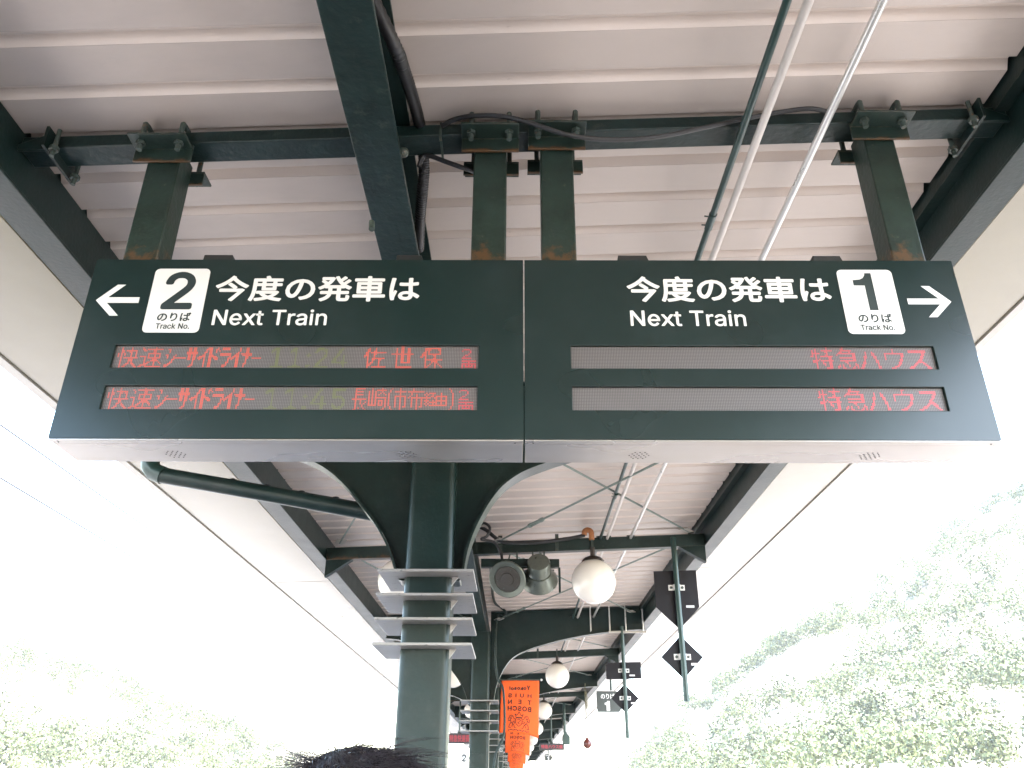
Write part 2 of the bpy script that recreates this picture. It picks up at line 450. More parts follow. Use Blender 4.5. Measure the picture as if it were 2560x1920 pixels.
GLYPHS = {'!': (196, [[[67,160],[63,509],[132,509],[128,160]],[[98,-4],[91,-4],[84,-2],[77,0],[71,4],[66,9],[61,14],[57,20],[54,27],[53,34],[52,41],[53,48],[54,55],[57,62],[61,68],[66,73],[71,78],[77,82],[84,84],[91,86],[98,86],[105,86],[112,84],[119,82],[125,78],[130,73],[135,68],[139,62],[141,55],[143,48],[143,41],[143,34],[141,27],[139,20],[135,14],[130,9],[125,4],[119,0],[112,-2],[105,-4]]]), '.': (188, [[[95,-4],[88,-4],[81,-2],[75,0],[69,4],[63,9],[58,14],[54,20],[52,27],[50,34],[50,41],[50,48],[52,55],[54,62],[58,68],[63,73],[69,78],[75,82],[81,85],[88,86],[95,87],[103,86],[110,85],[116,82],[122,78],[128,73],[132,68],[136,62],[139,55],[140,48],[141,41],[140,34],[139,27],[136,20],[132,14],[128,9],[122,4],[116,0],[110,-2],[103,-4]]]), '0': (453, [[[227,-7],[205,-6],[184,-2],[165,4],[147,13],[130,24],[115,38],[101,53],[89,71],[78,91],[69,113],[61,138],[55,164],[51,192],[49,222],[48,254],[49,286],[51,316],[55,344],[61,370],[69,395],[78,417],[89,437],[101,455],[115,471],[130,484],[147,496],[165,504],[184,511],[205,514],[227,516],[249,514],[269,511],[288,504],[306,496],[323,484],[338,471],[352,455],[364,437],[375,417],[384,395],[392,370],[398,344],[402,316],[404,286],[405,254],[404,222],[402,192],[398,164],[392,138],[384,113],[375,91],[364,71],[352,53],[339,38],[323,24],[307,13],[289,4],[269,-2],[249,-6]],[[227,50],[241,50],[255,53],[267,58],[279,65],[290,74],[300,84],[309,97],[317,111],[324,126],[330,144],[335,163],[339,183],[342,205],[343,229],[344,254],[343,279],[342,303],[339,325],[335,346],[330,365],[324,382],[317,398],[309,412],[300,425],[290,435],[279,444],[267,451],[255,456],[241,459],[227,460],[212,459],[198,456],[186,451],[174,444],[163,435],[153,425],[144,412],[136,398],[129,382],[123,365],[118,346],[114,325],[111,303],[110,279],[109,254],[110,229],[111,205],[114,183],[118,163],[123,144],[129,126],[136,111],[144,97],[153,84],[163,74],[174,65],[186,58],[198,53],[212,50]]]), '1': (453, [[[76,0],[76,55],[391,55],[391,0]],[[276,509],[276,0],[212,0],[212,448],[209,448],[86,358],[86,427],[198,509]]]), '2': (453, [[[64,0],[64,47],[234,229],[245,241],[256,252],[265,263],[274,273],[282,282],[289,292],[296,301],[302,309],[306,318],[311,327],[314,335],[317,344],[319,353],[320,362],[320,371],[320,382],[318,392],[316,402],[312,410],[308,419],[302,426],[296,433],[289,439],[282,444],[273,449],[264,453],[255,456],[245,458],[234,459],[224,460],[212,459],[201,458],[191,455],[181,452],[172,447],[164,442],[156,436],[150,429],[144,422],[139,413],[135,404],[131,395],[129,384],[127,373],[127,362],[66,362],[66,380],[69,397],[73,413],[79,428],[86,442],[95,456],[105,468],[117,478],[129,488],[143,496],[158,503],[174,509],[190,512],[207,515],[225,516],[243,515],[260,513],[276,509],[291,503],[306,497],[319,488],[332,479],[343,469],[352,458],[361,445],[368,432],[374,418],[378,403],[380,388],[381,372],[381,361],[379,350],[377,339],[375,328],[371,318],[366,307],[361,296],[354,284],[345,271],[336,259],[325,245],[313,230],[299,215],[284,198],[267,180],[153,60],[153,57],[389,57],[389,0]]]), '3': (453, [[[218,-7],[200,-6],[182,-4],[165,-1],[148,4],[133,10],[118,17],[104,25],[92,35],[80,46],[70,57],[62,70],[55,84],[49,99],[46,115],[44,132],[109,132],[111,122],[113,112],[117,103],[121,95],[126,87],[133,80],[140,74],[148,68],[156,63],[165,59],[175,56],[185,53],[196,51],[207,50],[219,50],[231,50],[243,52],[254,54],[265,57],[275,61],[285,66],[293,71],[301,78],[308,85],[315,93],[320,102],[324,111],[327,122],[329,133],[329,145],[329,156],[327,166],[324,177],[321,187],[316,196],[310,205],[303,213],[295,221],[285,228],[275,234],[263,239],[249,242],[235,245],[219,247],[201,248],[157,248],[157,299],[288,448],[288,452],[70,452],[70,509],[372,509],[372,461],[211,278],[211,289],[233,290],[254,290],[273,287],[291,282],[308,276],[324,268],[338,258],[350,248],[361,236],[371,222],[379,208],[385,193],[389,178],[392,162],[393,145],[392,127],[389,111],[385,95],[379,80],[370,66],[361,53],[350,41],[337,30],[324,21],[309,12],[292,6],[275,0],[257,-4],[238,-6]]]), '4': (453, [[[40,105],[40,158],[247,509],[311,509],[109,166],[109,163],[413,163],[413,105]],[[282,0],[282,121],[282,146],[282,318],[343,318],[343,0]]]), '5': (453, [[[221,-7],[203,-6],[186,-4],[170,0],[155,5],[140,11],[126,19],[114,28],[102,37],[92,48],[83,60],[75,73],[69,86],[64,100],[61,115],[60,130],[122,130],[124,121],[126,113],[129,104],[133,96],[138,89],[144,82],[150,76],[157,70],[165,65],[173,60],[182,57],[191,54],[201,52],[211,50],[221,50],[233,50],[245,52],[256,55],[266,59],[276,64],[285,71],[294,78],[301,86],[308,95],[314,104],[319,115],[323,126],[326,137],[327,149],[328,162],[327,175],[325,187],[323,199],[319,210],[314,221],[307,231],[301,240],[293,248],[284,256],[275,262],[264,267],[254,272],[242,275],[230,276],[218,277],[208,277],[197,276],[187,274],[177,271],[167,268],[158,265],[149,261],[141,256],[134,251],[128,246],[67,253],[96,509],[366,509],[366,452],[151,452],[134,301],[136,301],[143,307],[151,312],[159,317],[168,321],[178,325],[187,328],[198,330],[208,332],[219,333],[229,334],[243,333],[256,332],[269,329],[282,325],[294,321],[305,315],[316,309],[326,302],[336,294],[345,285],[353,276],[361,266],[368,255],[374,243],[379,231],[383,218],[387,205],[389,192],[390,178],[391,163],[390,144],[387,126],[383,108],[377,91],[369,76],[359,61],[349,48],[337,35],[323,25],[309,15],[293,7],[276,1],[259,-3],[240,-6]]]), ':': (188, [[[95,-4],[88,-4],[81,-2],[75,0],[69,4],[63,9],[58,14],[54,20],[52,27],[50,34],[50,41],[50,48],[52,55],[54,62],[58,68],[63,73],[69,78],[75,82],[81,85],[88,86],[95,87],[103,86],[110,85],[116,82],[122,78],[128,73],[132,68],[136,62],[139,55],[140,48],[141,41],[140,34],[139,27],[136,20],[132,14],[128,9],[122,4],[116,0],[110,-2],[103,-4]],[[95,271],[88,271],[81,273],[75,276],[69,279],[63,284],[58,290],[54,296],[52,302],[50,309],[50,316],[50,324],[52,331],[54,337],[58,343],[63,349],[69,353],[75,357],[81,360],[88,361],[95,362],[103,361],[110,360],[116,357],[122,353],[128,349],[132,343],[136,337],[139,331],[140,324],[141,316],[140,309],[139,302],[136,296],[132,290],[128,284],[122,279],[116,276],[110,273],[103,271]]]), 'B': (456, [[[60,0],[60,509],[241,509],[261,508],[280,506],[298,502],[314,497],[329,491],[342,483],[354,474],[364,464],[373,454],[381,442],[387,429],[392,416],[395,403],[397,389],[398,374],[398,361],[396,350],[394,339],[391,329],[387,320],[382,312],[376,304],[370,298],[364,291],[356,286],[349,281],[341,277],[332,273],[324,269],[315,267],[315,262],[325,261],[334,259],[344,255],[354,251],[363,245],[372,239],[381,231],[389,223],[396,214],[402,203],[408,192],[412,179],[415,166],[417,152],[418,136],[417,121],[415,107],[411,93],[407,79],[400,67],[392,55],[383,44],[372,34],[359,26],[344,18],[328,11],[311,6],[291,3],[270,1],[247,0]],[[125,57],[245,57],[267,58],[287,61],[304,65],[318,72],[330,80],[339,89],[346,100],[351,111],[354,123],[355,137],[355,147],[353,157],[351,166],[347,175],[342,184],[337,192],[330,200],[323,206],[315,213],[306,218],[296,223],[285,226],[273,229],[261,230],[248,231],[125,231]],[[125,285],[238,285],[249,286],[259,287],[269,289],[279,292],[288,296],[297,301],[304,306],[311,312],[318,319],[323,326],[328,334],[331,343],[334,352],[335,362],[336,372],[335,385],[332,397],[328,409],[321,419],[313,429],[302,437],[290,443],[275,448],[259,451],[240,452],[125,452]]]), 'C': (510, [[[267,-7],[242,-6],[217,-2],[194,5],[171,13],[150,25],[131,39],[113,55],[97,73],[82,93],[70,115],[59,140],[51,166],[45,193],[41,223],[40,254],[41,285],[45,315],[51,343],[59,369],[70,393],[82,415],[97,436],[113,454],[131,470],[150,484],[171,495],[194,504],[217,510],[242,514],[267,516],[283,515],[298,514],[312,511],[326,508],[340,504],[354,499],[367,494],[379,487],[391,479],[402,471],[413,462],[423,452],[432,442],[440,430],[448,418],[455,406],[461,392],[466,378],[470,364],[473,348],[408,348],[406,359],[403,368],[399,378],[394,386],[389,395],[384,402],[378,409],[372,416],[365,423],[357,428],[350,434],[341,438],[333,442],[324,446],[315,449],[306,451],[297,453],[287,455],[277,456],[267,456],[249,455],[231,452],[215,447],[199,441],[184,432],[169,422],[156,410],[145,396],[134,381],[125,364],[117,345],[111,325],[107,303],[104,279],[103,254],[104,229],[107,206],[111,184],[117,163],[125,145],[134,127],[145,112],[157,98],[170,87],[184,76],[199,68],[215,61],[232,57],[249,54],[267,53],[277,53],[287,54],[297,55],[306,57],[315,60],[324,63],[333,67],[341,71],[350,75],[357,81],[365,86],[372,93],[378,99],[384,107],[389,114],[394,123],[399,131],[403,141],[406,150],[408,160],[473,160],[470,145],[466,131],[461,117],[455,103],[448,91],[440,79],[432,67],[423,57],[413,47],[402,38],[391,30],[379,22],[367,15],[354,10],[341,5],[327,0],[312,-3],[298,-5],[283,-6]]]), 'E': (419, [[[60,0],[60,509],[372,509],[372,452],[125,452],[125,286],[355,286],[355,229],[125,229],[125,57],[375,57],[375,0]]]), 'H': (517, [[[60,0],[60,509],[125,509],[125,289],[392,289],[392,509],[457,509],[457,0],[392,0],[392,232],[125,232],[125,0]]]), 'I': (190, [[[62,0],[62,509],[127,509],[127,0]]]), 'N': (523, [[[60,0],[60,509],[133,509],[392,115],[392,509],[457,509],[457,0],[384,0],[125,395],[125,0]]]), 'O': (533, [[[267,-7],[241,-6],[217,-2],[194,5],[171,13],[150,25],[131,39],[113,55],[97,73],[82,93],[70,115],[59,140],[51,166],[45,193],[41,223],[40,254],[41,285],[45,315],[51,343],[59,369],[70,393],[82,415],[97,436],[113,454],[131,470],[150,484],[171,495],[194,504],[217,510],[241,514],[267,516],[293,514],[317,510],[340,504],[363,495],[384,484],[403,470],[421,454],[437,436],[451,415],[464,393],[474,369],[482,343],[488,315],[492,285],[493,254],[492,223],[488,193],[482,166],[474,140],[464,115],[451,93],[437,73],[421,55],[403,39],[384,25],[363,13],[340,5],[317,-2],[293,-6]],[[267,53],[285,54],[302,57],[318,61],[334,68],[349,76],[364,86],[377,98],[388,112],[399,127],[408,144],[416,163],[422,183],[427,205],[429,229],[430,254],[429,279],[427,303],[422,325],[416,346],[408,365],[399,382],[388,397],[377,411],[364,423],[349,433],[334,441],[318,447],[302,452],[285,455],[267,456],[249,455],[232,452],[215,447],[199,441],[184,433],[170,422],[157,411],[145,397],[135,381],[125,364],[117,345],[111,325],[107,303],[104,279],[103,254],[104,229],[107,205],[111,183],[117,163],[125,144],[135,127],[145,112],[157,98],[170,86],[184,76],[199,68],[215,61],[232,57],[249,54]]]), 'S': (447, [[[224,-9],[202,-8],[182,-6],[162,-2],[144,3],[128,9],[112,17],[98,26],[85,36],[74,48],[64,60],[56,74],[49,88],[44,103],[40,120],[38,137],[104,137],[106,125],[109,115],[112,105],[117,96],[123,88],[130,80],[138,74],[147,68],[156,63],[166,59],[177,55],[188,53],[200,51],[212,50],[224,49],[237,50],[250,51],[263,53],[275,56],[286,60],[296,65],[306,71],[315,77],[323,84],[329,92],[335,100],[340,109],[343,119],[345,129],[346,139],[345,149],[343,157],[341,165],[337,172],[332,179],[326,185],[320,190],[313,195],[305,200],[296,205],[287,208],[277,212],[267,216],[256,219],[245,222],[184,239],[160,247],[138,256],[118,266],[101,277],[86,289],[74,303],[64,318],[57,335],[53,353],[52,372],[53,389],[56,405],[60,420],[67,434],[75,448],[85,460],[96,471],[109,481],[122,490],[138,498],[154,504],[171,509],[189,513],[208,515],[227,516],[247,515],[266,513],[283,509],[300,504],[316,498],[331,490],[344,481],[357,471],[367,461],[377,449],[385,436],[392,422],[396,408],[399,393],[401,378],[337,378],[335,393],[330,406],[323,418],[313,428],[302,437],[289,445],[275,451],[259,455],[243,458],[225,459],[212,458],[200,457],[188,455],[178,452],[167,448],[158,443],[149,438],[141,432],[135,425],[129,418],[124,411],[120,402],[117,394],[116,385],[115,376],[116,366],[118,356],[121,348],[125,340],[131,334],[138,327],[145,322],[152,317],[161,312],[169,308],[178,305],[187,301],[196,298],[204,296],[212,293],[264,279],[273,277],[282,274],[292,271],[302,267],[312,264],[321,259],[331,255],[341,249],[350,244],[359,238],[367,231],[375,224],[382,215],[389,207],[395,198],[399,187],[403,177],[406,165],[408,152],[408,139],[407,122],[405,107],[400,92],[394,77],[386,64],[377,51],[366,39],[353,28],[339,19],[323,11],[306,4],[288,-2],[268,-6],[246,-8]]]), 'T': (449, [[[32,452],[32,509],[417,509],[417,452],[257,452],[257,0],[193,0],[193,452]]]), 'U': (517, [[[259,-8],[235,-7],[213,-4],[192,0],[172,7],[154,15],[137,25],[121,37],[108,50],[95,64],[85,80],[76,97],[69,114],[64,133],[61,153],[60,173],[60,509],[124,509],[124,178],[125,164],[127,150],[130,137],[135,125],[141,113],[148,102],[156,92],[165,83],[176,75],[187,68],[200,62],[213,57],[227,54],[243,52],[259,52],[275,52],[290,54],[305,57],[318,62],[331,68],[342,75],[352,83],[362,92],[370,102],[377,113],[382,125],[387,137],[390,150],[392,164],[393,178],[393,509],[457,509],[457,173],[456,153],[453,133],[448,114],[441,97],[433,80],[422,64],[410,50],[396,37],[380,25],[363,15],[345,7],[325,0],[304,-4],[282,-7]]]), 'Y': (472, [[[8,509],[82,509],[236,271],[390,509],[464,509],[268,215],[268,0],[203,0],[203,215]]]), 'a': (389, [[[160,-9],[146,-8],[132,-6],[119,-4],[106,0],[94,5],[83,11],[73,18],[63,26],[55,35],[48,45],[41,55],[37,67],[33,80],[31,93],[30,108],[31,120],[32,132],[35,143],[39,152],[43,161],[49,169],[55,176],[62,182],[69,188],[78,193],[86,198],[95,202],[105,205],[115,208],[125,211],[136,213],[146,215],[157,217],[168,218],[178,220],[234,227],[242,228],[249,229],[255,231],[261,233],[265,235],[269,238],[272,241],[274,245],[275,249],[276,255],[276,257],[275,266],[274,274],[272,282],[270,290],[267,297],[263,303],[258,309],[253,314],[247,318],[240,322],[232,325],[224,328],[215,329],[206,330],[196,331],[185,330],[175,329],[166,328],[157,325],[149,322],[142,319],[135,315],[128,310],[123,306],[118,301],[113,296],[109,290],[105,285],[102,279],[100,274],[41,291],[47,304],[53,317],[61,328],[69,337],[79,346],[88,354],[99,360],[110,366],[121,371],[133,375],[145,379],[157,381],[169,383],[182,384],[194,384],[202,384],[211,384],[220,383],[229,381],[239,379],[249,377],[258,374],[268,370],[277,366],[286,360],[294,354],[302,347],[310,339],[316,330],[322,320],[327,309],[331,297],[334,283],[336,268],[337,251],[337,0],[277,0],[277,52],[272,52],[270,47],[266,41],[262,36],[257,30],[252,25],[246,19],[239,14],[232,9],[224,5],[215,1],[206,-2],[195,-5],[184,-7],[172,-8]],[[170,45],[184,46],[196,48],[207,50],[218,54],[228,59],[237,64],[245,71],[252,78],[258,85],[263,93],[268,102],[271,111],[274,119],[275,129],[276,138],[276,190],[274,188],[271,186],[268,185],[264,183],[259,182],[254,181],[249,179],[243,178],[238,177],[231,176],[200,171],[175,168],[167,167],[158,165],[150,163],[142,161],[134,159],[127,156],[120,152],[114,148],[108,144],[103,139],[99,134],[96,128],[94,121],[92,113],[92,105],[92,97],[93,90],[95,84],[98,78],[102,72],[106,67],[111,63],[117,59],[123,55],[130,52],[137,50],[145,48],[153,47],[161,46]]]), 'c': (396, [[[207,-8],[187,-7],[168,-4],[150,1],[133,8],[117,16],[102,27],[88,39],[76,53],[65,68],[56,85],[48,103],[42,123],[38,143],[35,165],[34,187],[35,211],[38,233],[42,253],[48,273],[56,291],[65,308],[76,323],[88,337],[102,349],[117,360],[133,369],[150,376],[168,380],[187,383],[207,384],[218,384],[229,383],[240,382],[250,380],[260,377],[270,374],[279,370],[288,366],[297,361],[305,356],[313,350],[320,344],[327,337],[334,330],[340,322],[345,314],[350,305],[355,296],[358,287],[362,277],[303,262],[301,268],[299,273],[296,279],[294,284],[290,289],[287,294],[283,299],[279,303],[275,307],[270,311],[265,314],[260,317],[254,320],[248,323],[242,325],[236,327],[229,328],[222,329],[215,330],[207,330],[193,329],[179,327],[167,323],[155,317],[145,310],[136,302],[127,292],[120,282],[114,271],[108,258],[104,245],[101,231],[98,217],[97,203],[96,187],[97,173],[98,158],[101,144],[104,131],[108,117],[114,105],[120,94],[127,83],[136,74],[145,66],[155,59],[167,53],[179,50],[193,47],[207,46],[215,47],[222,47],[229,48],[236,50],[243,52],[249,54],[255,56],[260,59],[266,62],[271,66],[276,70],[280,74],[284,79],[288,83],[292,89],[295,94],[298,99],[300,105],[302,111],[304,117],[363,102],[360,92],[356,83],[352,73],[347,65],[341,56],[335,48],[329,41],[322,34],[314,27],[306,21],[298,16],[289,11],[280,6],[271,3],[261,-1],[251,-3],[240,-5],[229,-7],[218,-8]]]), 'e': (404, [[[375,183],[373,218],[366,252],[354,284],[338,313],[317,339],[293,359],[266,375],[237,384],[207,388],[177,385],[147,377],[120,362],[95,343],[73,318],[56,289],[43,258],[36,224],[33,189],[36,154],[44,121],[57,89],[74,61],[96,36],[121,17],[149,3],[178,-6],[208,-8],[238,-4],[267,6],[294,22],[318,43],[339,68],[290,102],[277,84],[261,68],[244,57],[226,50],[207,47],[187,49],[169,55],[151,65],[135,79],[121,97],[110,117],[102,140],[97,164],[95,189],[97,215],[102,239],[110,262],[121,282],[134,300],[150,314],[168,325],[186,331],[206,333],[225,330],[243,323],[261,312],[276,297],[289,279],[300,258],[308,235],[312,210],[313,185]],[[60,165],[60,215],[374,215],[374,165]]]), 'i': (167, [[[53,0],[53,379],[114,379],[114,0]],[[84,443],[77,443],[71,445],[65,447],[59,450],[54,455],[49,460],[46,465],[43,471],[42,477],[41,483],[42,490],[43,496],[46,502],[49,507],[54,512],[59,516],[65,519],[71,522],[77,523],[84,524],[91,523],[97,522],[103,519],[109,516],[114,512],[118,507],[122,502],[124,496],[126,490],[126,483],[126,477],[124,471],[122,465],[118,460],[114,455],[109,450],[103,447],[97,445],[91,443]]]), 'k': (381, [[[110,137],[110,212],[121,212],[284,379],[360,379],[184,199],[177,199]],[[53,0],[53,509],[114,509],[114,0]],[[294,0],[148,186],[191,229],[372,0]]]), 'n': (410, [[[114,227],[114,0],[53,0],[53,379],[112,379],[112,287],[102,287],[110,307],[119,324],[129,339],[140,352],[152,362],[165,370],[180,376],[195,381],[211,384],[227,384],[242,384],[257,382],[270,379],[283,374],[295,369],[306,362],[316,353],[325,344],[333,333],[341,321],[347,307],[351,293],[354,276],[356,259],[357,240],[357,0],[296,0],[296,235],[295,252],[292,268],[288,281],[281,294],[273,304],[263,313],[252,320],[239,325],[225,328],[210,329],[199,329],[189,327],[179,325],[170,322],[161,317],[152,312],[145,306],[138,299],[132,291],[126,283],[122,273],[118,263],[116,252],[114,240]]]), 'o': (415, [[[207,-8],[187,-7],[168,-4],[150,1],[133,8],[117,16],[102,27],[88,39],[76,53],[65,68],[56,85],[48,103],[42,123],[38,143],[35,165],[34,187],[35,211],[38,233],[42,253],[48,273],[56,291],[65,308],[76,323],[88,337],[102,349],[117,360],[133,369],[150,376],[168,380],[187,383],[207,384],[228,383],[247,380],[265,376],[282,369],[299,360],[314,349],[327,337],[339,323],[350,308],[359,291],[367,273],[373,253],[378,233],[380,211],[381,187],[380,165],[378,143],[373,123],[367,103],[359,85],[350,68],[339,53],[327,39],[314,27],[299,16],[282,8],[265,1],[247,-4],[228,-7]],[[207,46],[222,47],[236,50],[248,53],[260,59],[270,66],[280,74],[288,83],[295,94],[302,105],[307,117],[311,131],[315,144],[317,158],[319,173],[319,187],[319,202],[317,217],[315,231],[311,245],[307,258],[302,271],[295,282],[288,292],[280,302],[270,310],[260,317],[248,323],[236,327],[222,329],[207,330],[193,329],[179,327],[167,323],[155,317],[145,310],[136,302],[127,292],[120,282],[114,271],[108,258],[104,245],[101,231],[98,217],[97,203],[96,187],[97,173],[98,158],[101,144],[104,131],[108,117],[114,105],[120,94],[127,83],[136,74],[145,66],[155,59],[167,53],[179,50],[193,47]]]), 'r': (259, [[[53,0],[53,379],[112,379],[112,321],[115,321],[120,332],[126,342],[134,351],[142,360],[152,367],[163,374],[175,378],[187,382],[200,384],[213,385],[229,384],[243,384],[243,322],[230,324],[226,325],[221,325],[216,325],[212,326],[207,326],[196,325],[186,324],[177,322],[168,319],[159,315],[151,310],[144,304],[137,298],[131,291],[126,284],[121,275],[118,267],[116,257],[114,247],[114,237],[114,0]]]), 's': (365, [[[182,-8],[167,-8],[152,-6],[138,-4],[125,-1],[112,3],[100,9],[89,15],[79,21],[70,29],[62,38],[54,47],[48,58],[43,69],[39,81],[36,94],[94,107],[98,95],[102,84],[108,75],[116,67],[124,60],[134,55],[144,51],[156,48],[168,46],[181,45],[196,46],[210,48],[223,51],[234,56],[244,62],[253,69],[260,77],[264,85],[267,94],[268,103],[267,110],[266,118],[263,124],[259,130],[254,136],[248,141],[241,145],[232,149],[223,152],[212,155],[149,170],[130,175],[112,182],[97,190],[83,198],[72,208],[63,219],[56,231],[51,244],[48,258],[47,274],[48,287],[50,299],[53,310],[58,321],[65,332],[73,341],[82,350],[92,357],[103,364],[115,370],[128,375],[142,379],[156,382],[171,384],[187,384],[202,384],[216,383],[230,380],[242,377],[254,372],[265,367],[274,361],[283,355],[292,347],[299,339],[305,330],[311,321],[316,311],[320,301],[324,290],[268,277],[265,286],[261,294],[256,301],[250,309],[243,316],[234,322],[225,326],[214,330],[201,332],[187,333],[174,332],[162,330],[151,327],[140,322],[131,317],[123,310],[117,303],[112,295],[109,286],[109,277],[109,269],[111,262],[114,255],[118,249],[124,243],[131,238],[139,234],[149,230],[159,226],[172,223],[229,209],[249,204],[267,197],[282,190],[295,181],[306,171],[315,161],[322,149],[327,136],[330,122],[331,107],[330,93],[328,81],[324,69],[319,58],[312,47],[304,37],[295,28],[284,20],[273,13],[260,6],[246,1],[231,-3],[216,-6],[199,-8]]]), 't': (227, [[[204,379],[204,327],[6,327],[6,379]],[[65,471],[126,471],[126,98],[126,88],[128,80],[130,73],[132,66],[136,61],[141,57],[146,54],[153,52],[161,50],[170,50],[185,51],[202,54],[213,2],[209,1],[205,0],[201,-1],[197,-2],[192,-3],[187,-3],[182,-4],[178,-4],[173,-4],[168,-4],[150,-3],[133,0],[117,5],[104,12],[92,21],[82,32],[75,45],[69,59],[66,75],[65,93]]]), 'x': (379, [[[12,0],[150,193],[20,379],[95,379],[190,243],[284,379],[360,379],[228,193],[367,0],[293,0],[189,143],[86,0]]])}


# ------------------------------------------------------------------ lettering
def _from_curve(cu):
    o = bpy.data.objects.new('tmp', cu)
    COL.objects.link(o)
    bpy.context.view_layer.update()
    me = bpy.data.meshes.new_from_object(o.evaluated_get(bpy.context.evaluated_depsgraph_get()))
    vs_ = [(v.co.x, v.co.y) for v in me.vertices]
    fs_ = [tuple(p.vertices) for p in me.polygons]
    bpy.data.objects.remove(o)
    bpy.data.meshes.remove(me)
    return vs_, fs_


_JP = {}


def text_japanese(s):
    if s in _JP: return _JP[s]
    cu = bpy.data.curves.new('t', 'FONT')
    cu.body = s
    cu.size = 1
    cu.resolution_u = 4
    _JP[s] = _from_curve(cu)
    return _JP[s]


_GL = {}


def glyph(ch):
    """one grotesque letter: each solid contour is filled on its own, with the counters inside it"""
    if ch not in _GL:
        V, F = [], []
        con = GLYPHS[ch][1]
        for g in ([con] if ch in 'BOo0a' else [[c] for c in con]):
            cu = bpy.data.curves.new('t', 'CURVE')
            cu.dimensions = '2D'
            cu.fill_mode = 'FRONT'
            for c in g:
                sp = cu.splines.new('POLY')
                sp.points.add(len(c) - 1)
                for i, (px, py) in enumerate(c):
                    sp.points[i].co = (px / 1000, py / 1000, 0, 1)
                sp.use_cyclic_u = True
            v2, f2 = _from_curve(cu)
            o = len(V)
            V += v2
            F += [tuple(i + o for i in f) for f in f2]
        _GL[ch] = (V, F)
    return _GL[ch]


def text_latin(s, weight=0., track=0.):
    V, F, x = [], [], 0
    for ch in s:
        if ch == ' ':
            x += .21 + track
            continue
        v, f = glyph(ch)
        o = len(V)
        V += [(q[0] + x, q[1]) for q in v]
        F += [tuple(i + o for i in t) for t in f]
        x += GLYPHS[ch][0] / 1000 + track
    return V, F


def letters(s, track=0.):
    """the same lettering, one (verts, faces) pair for each letter, sharing one baseline"""
    out, x = [], 0
    for ch in s:
        v, f = text_latin(ch)
        out.append(([(q[0] + x, q[1]) for q in v], f))
        x += GLYPHS[ch][0] / 1000 + track
    return out


def fit(t, x0, x1, z0, z1, mirror=False):
    vs_, fs_ = t
    ax, bx = min(p[0] for p in vs_), max(p[0] for p in vs_)
    az, bz = min(p[1] for p in vs_), max(p[1] for p in vs_)
    out = []
    for p in vs_:
        u = (p[0] - ax) / max(1e-6, bx - ax)
        if mirror: u = 1 - u
        out.append((x0 + u * (x1 - x0), z0 + (p[1] - az) / max(1e-6, bz - az) * (z1 - z0)))
    return out, fs_


def flat(mb, t, y, bold=0.):
    """lay 2-D lettering on the plane y, facing -y; bold thickens it with shifted layers"""
    vs_, fs_ = t
    sh = [(0, 0)] + ([(bold * math.cos(k * math.pi / 4), bold * math.sin(k * math.pi / 4)) for k in range(8)] if bold else [])
    for i, (dx, dz) in enumerate(sh):
        mb.add([(p[0] + dx, y - i * .00004, p[1] + dz) for p in vs_], fs_)
    return mb


def led_dots(mb, t, x0, x1, z0, z1, ox, oz, y, thr=.34):
    """rasterise lettering to the dot grid with origin (ox, oz)"""
    vs_, fs_ = fit(t, x0, x1, z0, z1)
    bv = BVHTree.FromPolygons([(p[0], p[1], 0) for p in vs_], fs_)
    p = PITCH_LED
    e = p * .39
    for i in range(int((x0 - ox) / p) - 1, int((x1 - ox) / p) + 2):
        for j in range(16):
            cx, cz = ox + (i + .5) * p, oz + (j + .5) * p
            if cz < z0 - p or cz > z1 + p: continue
            hit = 0
            for a in (-.33, 0, .33):
                for b in (-.33, 0, .33):
                    if bv.ray_cast((cx + a * p, cz + b * p, 1), (0, 0, -1))[0] is not None: hit += 1
            if hit / 9 >= thr:
                mb.add([(cx - e, y, cz - e), (cx + e, y, cz - e), (cx + e, y, cz + e), (cx - e, y, cz + e)], [(0, 1, 2, 3)])
    return mb


for _c in '快速佐世保特急ハウスシーサイドラナ': text_japanese(_c)
for _c in ('今度の発車は', 'のりば', '特急快速長崎', '特急ハウス保'): text_japanese(_c)
for _c in 'NextTrainckoHUISBCYs!2145:03.E': glyph(_c)


def round_rect(x0, x1, z0, z1, r, n=5):
    P = []
    for cx, cz, a0 in ((x1 - r, z1 - r, 0), (x0 + r, z1 - r, 90), (x0 + r, z0 + r, 180), (x1 - r, z0 + r, 270)):
        for k in range(n + 1):
            a = math.radians(a0 + 90 * k / n)
            P.append((cx + r * math.cos(a), cz + r * math.sin(a)))
    return P

# ------------------------------------------------------------------ the setting
SL = .042                                  # the canopy leans: it rises to the right


def roofz(x):
    return 4.33 + SL * x


def struct(name, mb, m, label):
    o = solo(name, mb, m, label, None, (0, 0, 0), kind='structure')
    return o


struct('ground', MB().box(-438, 438, -128, 438, -1.6, -1.2), M['earth'], 'flat bare ground around the station')
struct('track_bed', MB().box(3.35, 6.6, -120, 260, -1.19, -.95), M['ballast'], 'ballast of the track on the right')
struct('track_bed', MB().box(-6.6, -3.35, -120, 260, -1.19, -.95), M['ballast'], 'ballast of the track on the left')
struct('yard', MB().box(6.7, 20, -120, 260, -1.19, -.9), M['apron'], 'pale concrete yard beyond the right track')
struct('yard', MB().box(-20, -6.7, -120, 260, -1.19, -.9), M['apron'], 'pale concrete yard beyond the left track')
struct('platform', MB().box(-3.3, 3.3, -60, 160, -1.18, 0), M['concrete'], 'pale concrete island platform')


def sstep(a, b, t):
    t = max(0, min(1, (t - a) / (b - a)))
    return t * t * (3 - 2 * t)


